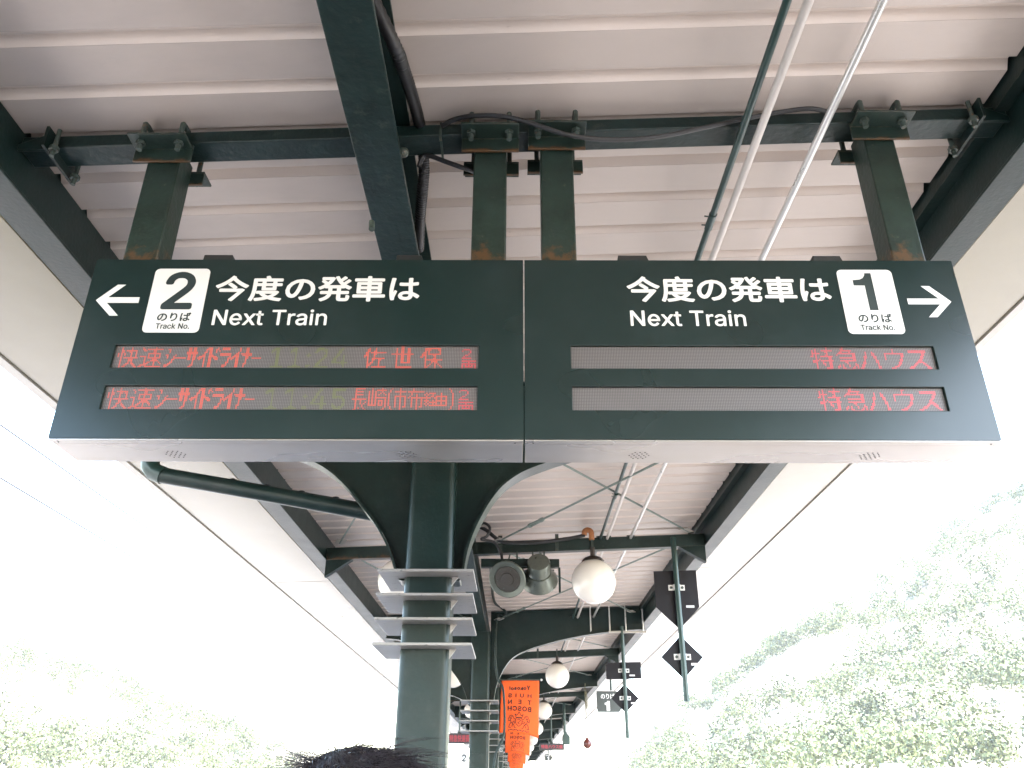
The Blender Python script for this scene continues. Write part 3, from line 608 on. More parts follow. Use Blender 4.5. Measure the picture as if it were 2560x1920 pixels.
def interp(P, t):
    if t <= P[0][0]: return P[0][1]
    for (a, b), (c, d) in zip(P, P[1:]):
        if t <= c: return b + (d - b) * (t - a) / (c - a)
    return P[-1][1]


RIDGE = [(30, -1), (46, 9), (62, 24), (79, 34), (98, 49), (125, 60), (145, 77), (173, 88), (197, 105), (260, 132), (420, 150)]
LRIDGE = [(-420, 70), (-260, 52), (-183, 46), (-165, 38), (-130, 28), (-96, 15), (-76, 4), (-60, -1)]


def hill_r(x, y):
    return -1.3 + (interp(RIDGE, x) + 1.3) * sstep(60, 330, y) + 2.2 * math.sin(x * .11 + y * .06) * sstep(90, 160, y) * sstep(35, 70, x)


def hill_l(x, y):
    return -1.3 + (interp(LRIDGE, x) + 1.3) * sstep(80, 330, y) + 1.8 * math.sin(x * .09 - y * .05) * sstep(110, 160, y) * sstep(-70, -100, x)


def heightfield(name, fn, x0, x1, y0, y1, n, label):
    mb = MB()
    vs_ = [(x0 + (x1 - x0) * i / n, y0 + (y1 - y0) * j / n, 0) for j in range(n + 1) for i in range(n + 1)]
    vs_ = [(x, y, fn(x, y)) for x, y, _ in vs_]
    fs_ = [(j * (n + 1) + i, j * (n + 1) + i + 1, (j + 1) * (n + 1) + i + 1, (j + 1) * (n + 1) + i) for j in range(n) for i in range(n)]
    mb.add(vs_, fs_)
    return struct(name, mb, M['hillside'], label)


heightfield('hill', hill_r, 28, 420, 60, 420, 70, 'wooded hill rising to the right of the station')
heightfield('hill', hill_l, -420, -58, 80, 420, 60, 'low wooded hill far off on the left')


def woodland(name, fn, x0, x1, y0, y1, n, label, seed):
    rnd = np.random.default_rng(seed)
    C, N = [], []
    for _ in range(n):
        x, y = rnd.uniform(x0, x1), rnd.uniform(y0, y1)
        z = fn(x, y)
        # clearings and rock faces stay bare
        if z < .5 or math.sin(x * .045 + 1.3) * math.sin(y * .038 + x * .012) > .5: continue
        R = rnd.uniform(2.2, 5.4)
        hgt = R * rnd.uniform(.9, 1.35)
        lb = np.column_stack([rnd.uniform(-.65, .65, 7) * R, rnd.uniform(-.65, .65, 7) * R, rnd.uniform(.1, 1.1, 7) * hgt])
        lr = rnd.uniform(.35, .7, 7) * R
        m = int(62 * R)
        k = rnd.integers(0, 7, m)
        d = rnd.normal(0, 1, (m, 3)) + (0, 0, .25)
        d /= np.linalg.norm(d, axis=1)[:, None]
        C.append(np.array([x, y, z + .8]) + lb[k] + d * (lr[k] * rnd.uniform(.72, 1.12, m))[:, None])
        N.append(d)
    C, N = np.concatenate(C), np.concatenate(N)
    A = N + rnd.normal(0, .32, N.shape)
    T1 = np.cross(A, rnd.normal(0, 1, A.shape))
    T1 /= np.linalg.norm(T1, axis=1)[:, None]
    T2 = np.cross(A, T1)
    T2 /= np.linalg.norm(T2, axis=1)[:, None]
    s_ = rnd.uniform(.16, .48, len(C))[:, None]
    V = np.stack([C + T1 * s_, C + T2 * s_ * .7, C - T1 * s_, C - T2 * s_ * .7], 1).reshape(-1, 3)
    nq = len(C)
    me = bpy.data.meshes.new(name)
    me.vertices.add(nq * 4)
    me.vertices.foreach_set('co', V.ravel())
    me.loops.add(nq * 4)
    me.loops.foreach_set('vertex_index', np.arange(nq * 4))
    me.polygons.add(nq)
    me.polygons.foreach_set('loop_start', np.arange(nq) * 4)
    me.update(calc_edges=True)
    me.materials.append(M['leaf'])
    ob = bpy.data.objects.new(name, me)
    COL.objects.link(ob)
    tag(ob, label, 'woodland', None, 'stuff')


woodland('woodland', hill_r, 34, 260, 85, 335, 1500, 'sunlit trees covering the hill on the right', 3)
woodland('woodland', hill_l, -260, -62, 120, 335, 900, 'hazy trees on the low hill at the left', 5)

# ------------------------------------------------------------------ canopy
ROOF_L, ROOF_R = -2.19, 2.11
PAN, FLAT, DEPTH = .267, .193, .042
Y_FIRST = 2.282 - PAN * 31
N_PAN = 300
roof = thing('canopy_roof', 'long ribbed pale pink steel roof over the platform', 'roof', (0, Y_FIRST, 4.33))
prof = [(0, 0), (FLAT, 0), (FLAT + .004, DEPTH), (PAN - .026, DEPTH), (PAN - .0008, .0006)]
T = .0025
pv = [(y, z) for y, z in prof] + [(y, z + T) for y, z in reversed(prof)]
pan = MB()
n_ = len(pv)
pan.add([(ROOF_L, Y_FIRST + y, 4.33 + SL * ROOF_L + z) for y, z in pv] + [(ROOF_R, Y_FIRST + y, 4.33 + SL * ROOF_R + z) for y, z in pv],
        [(i, (i + 1) % n_, (i + 1) % n_ + n_, i + n_) for i in range(n_)] + [(i, i + 1, n_ - 2 - i, n_ - 1 - i) for i in range(4)]
        + [(i + n_, n_ - 1 - i + n_, n_ - 2 - i + n_, i + 1 + n_) for i in range(4)])
pan.mi[1:4] = [1, 1, 1]  # slot walls and ceiling take the lightened steel
p0 = part('roof_pan', pan, [M['roof'], M['roof_slot_lit']], roof, smooth=False)
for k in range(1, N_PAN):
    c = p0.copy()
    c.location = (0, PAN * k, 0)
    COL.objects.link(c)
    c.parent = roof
far = MB()
Y_END = 101.
yk = Y_FIRST + PAN * N_PAN
while yk < Y_END:
    far.box(ROOF_L, ROOF_R, yk, yk + FLAT, 4.33, 4.345, sl=SL)
    far.box(ROOF_L, ROOF_R, yk + FLAT - .002, yk + PAN + .002, 4.37, 4.385, sl=SL)
    yk += PAN
part('far_roof_pans', far, M['roof'], roof, kind='stuff', smooth=False)
part('sun_seal_slab', MB().box(-3.16, 2.99, Y_FIRST - .5, Y_END, 4.455, 4.50, sl=SL), M['sun_seal'], roof)  # unseen slab added above the pans so no sun leaks between them
part('end_closure', MB().box(2.125, 2.30, Y_FIRST, Y_END, 4.262, 4.452, sl=SL), M['green'], roof)
part('end_closure', MB().box(-2.32, -2.20, Y_FIRST, Y_END, 4.325, 4.452, sl=SL), M['green'], roof)

# main beam along the columns
CX = -.568
mbm = thing('main_beam', 'deep dark green steel beam running overhead along the columns', 'beam', (CX, 0, 3.97))
part('bottom_flange', MB().box(CX - .0945, CX + .0945, Y_FIRST + .1, Y_END, 3.970, 3.986), M['green_chip'], mbm, bevel=.003)
part('web', MB().box(CX - .006, CX + .006, Y_FIRST + .1, Y_END, 3.9865, 4.285), M['green'], mbm)
part('top_flange', MB().box(CX - .0945, CX + .0945, Y_FIRST + .1, Y_END, 4.2855, 4.3), M['green'], mbm)
part('splice_bolt', MB().lathe([(.006, 0), (.022, .0), (.022, .014), (.016, .024), (.004, .03)], (CX + .09, 2.62, 4.02), 12, 'x'), M['bolt'], mbm)
part('stub_bolt', MB().tube([at(803, 480, 2.35), at(803, 495, 2.33)], .011, 8), M['bolt'], mbm)

# edge channels and eaves
edgeR = thing('edge_beam', 'dark green steel channel along the right edge of the canopy', 'beam', (2.19, 0, 4.14), 'edge channels of the canopy')
part('web', MB().box(2.19, 2.20, Y_FIRST, Y_END, 4.156, 4.392), M['green'], edgeR)
part('bottom_flange', MB().box(2.18, 2.333, Y_FIRST, Y_END, 4.140, 4.155), M['green'], edgeR, bevel=.004)
part('top_flange', MB().box(2.2005, 2.32, Y_FIRST, Y_END, 4.340, 4.352), M['green'], edgeR)
edgeL = thing('edge_beam', 'dark green steel channel along the left edge of the canopy', 'beam', (-2.173, 0, 3.96), 'edge channels of the canopy')
part('web', MB().box(-2.183, -2.173, Y_FIRST, Y_END, 3.976, 4.226), M['green'], edgeL)
part('bottom_flange', MB().box(-2.335, -2.163, Y_FIRST, Y_END, 3.960, 3.975), M['green'], edgeL, bevel=.004)
part('top_flange', MB().box(-2.32, -2.1835, Y_FIRST, Y_END, 4.19, 4.202), M['green'], edgeL)


def eaves(name, label, xa, za, xb, zb, xl, side):
    t = thing(name, label, 'soffit', (xa, 0, za), 'cream soffits of the canopy')
    y = 1.0 - 4.65 * 2
    first = None
    a, b = (xa, za), (xb, zb)
    while y < Y_END - 4:
        if first is None:
            mb = MB()
            P = [a, b, (b[0], b[1] + .016), (a[0], a[1] + .016)]
            mb.prism(P, 'y', y + .006, y + 4.644)
            first = part('soffit_panel', mb, M['soffit'], t, bevel=.003)
            y_0 = y
        else:
            c = first.copy()
            COL.objects.link(c)
            c.parent = t
            c.location = (0, y - y_0, 0)
        y += 4.65
    s = 1 if xl > xb else -1
    lip = [(xb + s * .004, zb - .012), (xl, zb - .006), (xl + s * .012, zb + .02), (xl + s * .012, zb + .2), (xl, zb + .2), (xl, zb + .02), (xb + s * .004, zb + .006)]
    part('edge_lip', MB().prism(lip, 'y', Y_FIRST, Y_END), M['lip'], t)
    part('backing_board', MB().prism([(xa + s * .01, za + .03), (xl, zb + .03), (xl, zb + .036), (xa + s * .01, za + .036)], 'y', Y_FIRST, Y_END), M['lip'], t)
    return t


eaves('eaves_soffit', 'glossy cream soffit under the right eave, against the bright sky', 2.336, 4.144, 2.898, 4.164, 2.968, 1)
eaves('eaves_soffit', 'glossy cream soffit under the left eave, beside the wires', -2.338, 3.958, -3.055, 3.935, -3.138, -1)

# ------------------------------------------------------------------ columns with cantilever arms
CY0, BAY = 5.45, 8.75
R_CURVE = [(0, 2.87), (.05, 2.885), (.078, 3.05), (.127, 3.21), (.216, 3.39), (.316, 3.525), (.45, 3.625), (.60, 3.69), (.755, 3.745),
           (1.0, 3.815), (1.25, 3.875), (1.53, 3.93), (1.83, 3.975), (2.25, 4.02), (2.59, 4.04)]
L_CURVE = [(0, 2.87), (.045, 2.885), (.08, 2.98), (.125, 3.09), (.21, 3.235), (.31, 3.36), (.44, 3.515), (.586, 3.64), (.75, 3.73), (.95, 3.80), (1.2, 3.85), (1.43, 3.875)]


def smooth_curve(P, n=4):
    out = []
    for i in range(len(P) - 1):
        p0, p1, p2, p3 = P[max(i - 1, 0)], P[i], P[i + 1], P[min(i + 2, len(P) - 1)]
        for k in range(n):
            t = k / n
            out.append(tuple(.5 * (2 * p1[j] + (p2[j] - p0[j]) * t + (2 * p0[j] - 5 * p1[j] + 4 * p2[j] - p3[j]) * t * t
                                   + (3 * p1[j] - p0[j] - 3 * p2[j] + p3[j]) * t ** 3) for j in (0, 1)))
    out.append(P[-1])
    return out


def make_column():
    t = thing('canopy_column', 'nearest dark green canopy column, standing right behind the departure sign', 'column', (CX, CY0, 0), 'green canopy columns along the platform')
    part('shaft', MB().prism(round_rect(CX - .155, CX + .155, CY0 - .155, CY0 + .155, .045, 6), 'z', 0, 3.969), M['green'], t)
    for z in (2.867, 2.716, 2.567, 2.416):
        pl = part('collar_plate', MB().box(CX - .304, CX + .304, CY0 - .30, CY0 + .30, z, z + .017), M['collar'], t, bevel=.003)
        part('gusset', MB().prism([(CX + .157, z - .002), (CX + .20, z - .002), (CX + .157, z - .06)], 'y', CY0 - .16, CY0 - .148), M['collar'], pl)
    for sgn, curve, xe in ((1, R_CURVE, 2.189), (-1, L_CURVE, -2.172)):
        e = CX + sgn * .155
        cv = [(e + sgn * dx, z) for dx, z in smooth_curve(curve)]
        cv = [p for p in cv if (p[0] - xe) * sgn < -.001] + [(xe - sgn * .002, cv[-1][1])]
        mb = MB()
        # web as a strip of quads
        vs_, fs_ = [], []
        for x, z in cv:
            tp = roofz(x) - .012
            vs_ += [(x, CY0 - .006, z), (x, CY0 - .006, tp), (x, CY0 + .006, z), (x, CY0 + .006, tp)]
        for i in range(len(cv) - 1):
            a, b = i * 4, (i + 1) * 4
            fs_ += [(a, b, b + 1, a + 1), (a + 2, a + 3, b + 3, b + 2), (a, a + 2, b + 2, b), (a + 1, b + 1, b + 3, a + 3)]
        fs_ += [(0, 1, 3, 2)]
        b = (len(cv) - 1) * 4
        fs_ += [(b, b + 2, b + 3, b + 1)]
        mb.add(vs_, fs_)
        arm = part('arm', mb, M['green'], t)
        fl = MB()
        vs_, fs_ = [], []
        for i, (x, z) in enumerate(cv):
            q0, q1 = cv[max(i - 1, 0)], cv[min(i + 1, len(cv) - 1)]
            d = Vector((q1[0] - q0[0], q1[1] - q0[1])).normalized()
            nx, nz = (d.y, -d.x) if sgn > 0 else (-d.y, d.x)
            for yy in (CY0 - .085, CY0 + .085):
                vs_ += [(x + nx * .001, yy, z + nz * .001), (x + nx * .015, yy, z + nz * .015)]
        for i in range(len(cv) - 1):
            a, b = i * 4, (i + 1) * 4
            fs_ += [(a, b, b + 2, a + 2), (a + 1, a + 3, b + 3, b + 1), (a, a + 1, b + 1, b), (a + 2, b + 2, b + 3, a + 3)]
        fs_ += [(0, 2, 3, 1)]
        b = (len(cv) - 1) * 4
        fs_ += [(b, b + 1, b + 3, b + 2)]
        fl.add(vs_, fs_)
        part('curved_flange', fl, M['green'], arm)
        part('top_plate', MB().box(min(e, xe) + .003, max(e, xe) - .003, CY0 - .06, CY0 + .06, 4.318, 4.328, sl=SL), M['green'], arm)
    return t


col0 = make_column()
lab = {1: 'second dark green column, with the nearest orange banner beside it', 2: 'third dark green column, partly hidden by the nearest orange banner',
       -1: 'green canopy column standing just behind the viewer', -2: 'green canopy column well behind the viewer'}
for k in (-1, 1, 2, 3, 4, 5, 6, 7, 8, 9, 10):
    clone(col0, (CX, CY0 + BAY * k, 0), lab.get(k, 'far green canopy column in the receding row behind the banners'))

# ------------------------------------------------------------------ cross beams carrying the globe lamps
LY0 = 9.3


def make_lamp_beam():
    t = thing('lamp_beam', 'nearest dark green cross beam carrying globe lamps, ahead of the first column', 'beam', (0, LY0, 4.2), 'lamp cross beams')
    part('bar', MB().box(-2.171, 2.188, LY0 - .05, LY0 + .05, 4.055, 4.195, sl=SL), M['green_rust'], t, bevel=.004)
    for s, xe in ((1, 2.187), (-1, -2.170)):
        z = 4.055 + SL * xe
        part('knee', MB().prism([(xe, z - .002), (xe - s * .30, z - .002 - SL * s * .3), (xe, z - .19)], 'y', LY0 - .045, LY0 + .045), M['green'], t)
    part('hanger_clip', MB().box(-.20, -.15, LY0 - .065, LY0 - .051, 4.05, 4.25), M['bolt'], t)
    part('hanger_clip', MB().box(.46, .50, LY0 - .065, LY0 - .051, 4.07, 4.27), M['bolt'], t)
    return t


lb0 = make_lamp_beam()
for k in range(1, 10):
    clone(lb0, (0, LY0 + BAY * k, 4.2), 'second green lamp cross beam, beyond the big arched arm' if k == 1 else 'far green cross beam in the receding canopy')


def make_globe(x, label):
    zb = 4.055 + SL * x
    t = thing('globe_lamp', label, 'lamp', (x, LY0 - .07, 3.47), 'white globe lamps under the canopy')
    c = Vector((x, LY0 - .07, 3.725))
    pr = [(.25 * math.sin(a), -.25 * math.cos(a)) for a in [math.pi * i / 28 for i in range(1, 26)]]
    part('globe', MB().lathe(pr, c, 40), M['globe'], t)
    part('fitter', MB().lathe([(.085, .225), (.13, .232), (.10, .262), (.05, .285), (.03, .29)], c, 28), M['lamp_neck'], t)
    part('stem', MB().tube([c + Vector((0, 0, .28)), c + Vector((0, 0, zb + .02 - c.z))], .027, 12), M['lamp_neck'], t)
    part('bracket', MB().box(x - .014, x + .014, LY0 - .078, LY0 - .052, zb + .012, zb + .165), M['bolt'], t)
    return t


gR = make_globe(.885, 'nearest white globe lamp, right of the twin speakers')
gL = make_globe(-1.30, 'white globe lamp half hidden behind the collar plates of the nearest column')
for k in range(1, 10):
    clone(gR, (.885, LY0 - .07 + BAY * k, 3.47), {1: 'white globe lamp just above and right of the nearest orange banner', 2: 'white globe lamp right beside the edge of the nearest orange banner'}.get(k, ['fourth', 'fifth', 'sixth', 'seventh', 'eighth', 'ninth', 'tenth'][k - 3] + ' white globe lamp of the right-hand row, counting from the big one'))
    if k < 5:
        clone(gL, (-1.30, LY0 - .07 + BAY * k, 3.47), {1: 'white globe lamp seen between the two nearest columns'}.get(k, ['third', 'fourth', 'fifth'][k - 2] + ' white globe lamp of the left-hand row, far behind the nearest column'))

# ------------------------------------------------------------------ diagonal brace rods
def brace(a, b, label, buckle=.25, group='diagonal brace rods under the roof'):
    a, b = Vector(a), Vector(b)
    t = thing('brace_rod', label, 'brace', a, group)
    d = b - a
    part('rod', MB().tube([a, b], .011, 8), M['rod'], t)
    q = a + d * buckle
    u = d.normalized()
    s = u.cross(Vector((0, 0, 1))).normalized() * .020
    mb = MB()
    for g in (-1, 1):
        mb.bar(q - u * .11 + s * g, q + u * .11 + s * g, .012, .018)
    mb.tube([q - u * .16, q - u * .13, q - u * .10], [.012, .024, .026], 10)
    mb.tube([q + u * .10, q + u * .13, q + u * .16], [.026, .024, .012], 10)
    part('turnbuckle', mb, M['rod'], t)
    for p, sg in ((a, 1), (b, -1)):
        part('gusset', MB().bar(p - u * .02 * sg, p + u * .16 * sg, .11, .010), M['lip'], t)
    return t


for k in range(3):
    y0, y1, y2 = CY0 + BAY * k, LY0 + BAY * k, CY0 + BAY * (k + 1)
    w = ['nearest bay', 'second bay', 'third bay'][k]
    z = roofz
    brace((-.40, y0 + .15, z(-.4) - .12), (2.0, y1 - .1, z(2) - .12), 'thin brace rod in the %s from the column to the right edge' % w)
    brace((-.22, y1 - .1, z(-.2) - .16), (1.98, y0 + .15, z(2) - .16), 'thin brace rod in the %s from the lamp beam back to the right edge' % w, .2)
    brace((-.30, y2 - .15, z(-.3) - .16), (2.0, y1 + .1, z(2) - .16), 'thin brace rod in the far half of the %s, right edge to far column' % w, .17)
    brace((-.30, y1 + .1, z(-.3) - .12), (1.98, y2 - .15, z(2) - .12), 'thin brace rod in the far half of the %s, beam to right edge' % w, .2)
    brace((-.72, y0 + .15, z(-.7) - .12), (-2.02, y1 - .1, z(-2) - .10), 'thin brace rod on the left side of the %s, ahead of its lamp beam' % w)
    brace((-.75, y2 - .15, z(-.7) - .16), (-2.02, y1 + .12, z(-2) - .12), 'thin brace rod on the left side of the %s, beyond its lamp beam' % w)

# ------------------------------------------------------------------ conduits
def conduit(x, z, r, m, label, joints, coat=None):
    t = thing('conduit', label, 'pipe', (x, 0, z), 'conduits under the roof')
    part('pipe', MB().tube([(x, Y_FIRST + .05, z), (x, 3.5, z), (x, 6, z + .012), (x, 40, z + .015)], r, 14), m, t)
    for y in joints:
        cp = part('coupling', MB().tube([(x, y, z), (x, y + .12, z)], r * 1.22, 14), m, t)
        part('screw', MB().tube([(x - r * 1.1, y + .025, z + .004), (x - r * 1.1 - .02, y + .025, z + .006)], .004, 6), M['bolt'], cp)
        part('screw', MB().tube([(x - r * 1.1, y + .095, z + .004), (x - r * 1.1 - .02, y + .095, z + .006)], .004, 6), M['bolt'], cp)
    for y in (5.3, 9.25, 14.2):
        part('saddle', MB().box(x - .045, x + .045, y - .015, y + .015, z + r + .001, z + r + .02), M['bolt'], t)
    return t


conduit(.983, 4.212, .0165, M['green_pole'], 'dark green conduit, left of the three pipes under the roof', (3.27, 7.6))
conduit(1.062, 4.214, .018, M['grey_pipe'], 'dull grey conduit, middle of the three pipes under the roof', ())
conduit(1.335, 4.222, .0172, M['steel'], 'shiny silver conduit, right of the three pipes under the roof', ())

# downpipe from the left gutter to the first column
dp = thing('downpipe', 'fat dark green rainwater pipe slanting from the left eave to the column', 'pipe', (-2.63, CY0 + .17, 3.6))
a, b = at(318, 1024, CY0 + .17), at(840, 1114, CY0 + .17)
el = [Vector((a.x, a.y, 3.93)), Vector((a.x, a.y, a.z + .13)), a + Vector((.012, 0, .06)), a + Vector((.05, 0, .015)), a + Vector((.12, 0, -.012))]
part('elbow', MB().tube(el, .066, 20), M['green_pole'], dp)
e1 = a + Vector((.10, 0, -.008))
part('pipe', MB().tube([e1, e1 + (b - e1) * .5 + Vector((0, 0, .003)), b], .059, 20), M['green'], dp)
for i in range(5):
    q = e1 + (b - e1) * (.32 + .15 * i)
    part('sealant_bead', MB().lathe([(.004, -.006), (.02, -.002), (.026, .004), (.004, .012)], q + Vector((0, -.01, .057)), 8), M['black'], dp)
VEIL_DENSITY = .00023
# ------------------------------------------------------------------ departure signs
FY = 2.70
SIGN_Z0, SIGN_Z1 = 2.760, 3.535
sb = thing('sign_beam', 'dark green steel channel spanning the canopy, from which both departure signs hang', 'beam', (0, 2.72, 4.2))
part('bar', MB().box(-2.165, 2.18, 2.72, 2.845, 4.222, 4.288, sl=SL), M['green_chip'], sb, bevel=.006)
for xe, s in ((-2.02, 1), (2.03, -1)):
    z = 4.222 + SL * xe
    pl = part('end_plate', MB().prism([(xe, z + .07), (xe, z - .03), (xe - s * .14, z - .03), (xe - s * .14, z + .0)], 'y', 2.70, 2.715), M['green'], sb, bevel=.003)
    part('angle', MB().box(xe - .006, xe + .006, 2.655, 2.91, z - .045, z + .06), M['green'], sb)
    for yy in (2.69, 2.875):
        part('bolt', MB().tube([(xe + s * .03, yy, z - .075), (xe + s * .03, yy, z + .07)], .010, 10).tube([(xe + s * .03, yy, z - .045), (xe + s * .03, yy, z - .025)], .021, 6), M['bolt'], sb)
part('strap', MB().box(-.337, -.327, 2.712, 2.7185, 4.17, 4.275), M['bolt'], sb)
part('strap', MB().box(-.337, -.327, 2.712, 2.86, 4.196, 4.2005), M['bolt'], sb)


def departure_sign(name, label, x0, x1, wx0, wx1, hangers, tabs, grilles):
    t = thing(name, label, 'sign', ((x0 + x1) / 2, 2.81, SIGN_Z0), 'hanging departure signs')
    zs = [SIGN_Z0 + .003, 2.878, 2.974, 3.049, 3.146, SIGN_Z1]
    xs = [x0, wx0, wx1, x1]
    mb = MB()
    for j in range(5):
        for i in range(3):
            if i == 1 and j in (1, 3): continue
            mb.add([(xs[i], FY, zs[j]), (xs[i + 1], FY, zs[j]), (xs[i + 1], FY, zs[j + 1]), (xs[i], FY, zs[j + 1])], [(0, 1, 2, 3)])
    D = FY + .012
    for j in (1, 3):
        a, b, c, d = wx0, wx1, zs[j], zs[j + 1]
        mb.add([(a, FY, c), (b, FY, c), (b, FY, d), (a, FY, d), (a, D, c), (b, D, c), (b, D, d), (a, D, d)],
               [(0, 4, 5, 1), (1, 5, 6, 2), (2, 6, 7, 3), (3, 7, 4, 0)])
    a, b, c, d = x0, x1, zs[0], zs[5]
    e = FY + .03
    mb.add([(a, FY, c), (b, FY, c), (b, FY, d), (a, FY, d), (a, e, c), (b, e, c), (b, e, d), (a, e, d)],
           [(0, 1, 5, 4), (1, 2, 6, 5), (2, 3, 7, 6), (3, 0, 4, 7)])
    bm = bmesh.new()
    me = mb.mesh('face_panel', M['sign_green'], ORG[t], False)
    bm.from_mesh(me)
    bmesh.ops.remove_doubles(bm, verts=bm.verts, dist=.0001)
    bmesh.ops.recalc_face_normals(bm, faces=bm.faces)
    bm.to_mesh(me)
    bm.free()
    f_ = bpy.data.objects.new('face_panel', me)
    COL.objects.link(f_); f_.parent = t; ORG[f_] = ORG[t]
    bv = f_.modifiers.new('bevel', 'BEVEL'); bv.width = .0025; bv.segments = 2; bv.limit_method = 'ANGLE'
    part('case', MB().box(x0 + .003, x1 - .003, FY + .034, 2.915, SIGN_Z0 + .006, SIGN_Z1 - .004), M['sign_green'], t, bevel=.004)
    part('bottom_lip', MB().box(x0 + .001, x1 - .001, FY + .002, FY + .034, SIGN_Z0 - .004, SIGN_Z0 + .002), M['silver'], t, bevel=.001)
    part('bottom_plate', MB().box(x0 + .002, x1 - .002, FY + .0365, 2.920, SIGN_Z0 - .003, SIGN_Z0 + .004), M['silver'], t, bevel=.001)
    for gx in grilles:
        g = MB()
        for r, n in ((-2, 3), (-1, 4), (0, 5), (1, 4), (2, 3)):
            for k in range(n):
                g.lathe([(.0029, -.0005), (.0029, .0004)], (gx + (k - (n - 1) / 2) * .018, 2.842 + r * .0155, SIGN_Z0 - .0036), 8)
        part('speaker_grille', g, M['black'], t)
    for sx in (x0 + .03, x1 - .03):
        part('screw', MB().lathe([(.003, -.001), (.003, .0005)], (sx, FY + .02, SIGN_Z0 - .0045), 8), M['black'], t)
    disp = []
    for j in (1, 3):
        disp.append(part('display', MB().add([(wx0, D, zs[j]), (wx1, D, zs[j]), (wx1, D, zs[j + 1]), (wx0, D, zs[j + 1])], [(0, 1, 2, 3)]), M['led'], t, fix=False,
                         label='grey dot-matrix display window with red and dim green letters' if x0 < -1 else 'grey dot-matrix display window, blank but for red letters at the right'))
    for (a, b) in hangers:
        xm = (a + b) / 2
        zb = 4.222 + SL * xm
        h = part('hanger_post', MB().box(a, b, 2.742, 2.868, SIGN_Z1 - .005, zb - .004), M['green_rust'], t, bevel=.006)
        cw = .125
        part('clamp_angle', MB().box(xm - cw, xm + cw, 2.628, 2.7195, zb - .030, zb - .020).box(xm - cw, xm + cw, 2.7200, 2.7300, zb - .098, zb - .006), M['green_rust'], h, bevel=.002)
        part('clamp_angle', MB().box(xm - cw, xm + cw, 2.871, 2.965, zb - .034, zb - .024).box(xm - cw, xm + cw, 2.8690, 2.8790, zb - .100, zb - .036), M['green_rust'], h, bevel=.002)
        for sx in (-.082, .082):
            bt = MB()
            X = xm + sx
            bt.tube([(X, 2.675, zb - .075), (X, 2.675, zb + .072)], .0115, 10)
            bt.tube([(X, 2.675, zb - .047), (X, 2.675, zb - .031)], .020, 6)
            bt.tube([(X, 2.675, zb - .019), (X, 2.675, zb - .004)], .020, 6)
            part('hook_bolt', bt, M['bolt'], h)
            bt = MB()
            bt.tube([(X, 2.905, zb - .075), (X, 2.905, zb + .066)], .0115, 10)
            bt.tube([(X, 2.905, zb - .051), (X, 2.905, zb - .035)], .020, 6)
            part('hook_bolt', bt, M['bolt'], h)
            part('hook_strap', MB().tube([(X, 2.675, zb + .072), (X, 2.70, zb + .079), (X, 2.88, zb + .079), (X, 2.905, zb + .066)], .0115, 8), M['bolt'], h)
    for (a, b) in tabs:
        part('top_bracket', MB().prism([(a, SIGN_Z1 - .005), (b + .02, SIGN_Z1 - .005), (b, SIGN_Z1 + .052), (a + .005, SIGN_Z1 + .052)], 'y', 2.74, 2.80), M['black'], t, bevel=.002)
    return t, disp


signL, dispL = departure_sign('departure_sign', 'left dark green departure sign for track 2, with arrow pointing left', -1.678, .0285, -1.519, -.141,
                              ((-1.602, -1.462), (-.184, -.042)), ((-1.275, -1.155), (-.49, -.385)), (-1.27, -.406))
signR, dispR = departure_sign('departure_sign', 'right dark green departure sign for track 1, with arrow pointing right', .0335, 1.735, .208, 1.576,
                              ((.106, .247), (1.530, 1.662)), ((.41, .53), (1.20, 1.315)), (.46, 1.318))

YT = FY - .0006
ARROW = [(-1.639, 3.343), (-1.568, 3.415), (-1.535, 3.415), (-1.593, 3.357), (-1.470, 3.357), (-1.470, 3.331), (-1.593, 3.331), (-1.537, 3.273), (-1.570, 3.273)]


def poly_flat(P, y):
    """triangulated flat polygon facing -y"""
    cu = bpy.data.curves.new('t', 'CURVE'); cu.dimensions = '2D'; cu.fill_mode = 'FRONT'
    sp = cu.splines.new('POLY'); sp.points.add(len(P) - 1); sp.use_cyclic_u = True
    for i, p in enumerate(P): sp.points[i].co = (p[0], p[1], 0, 1)
    return flat(MB(), _from_curve(cu), y)


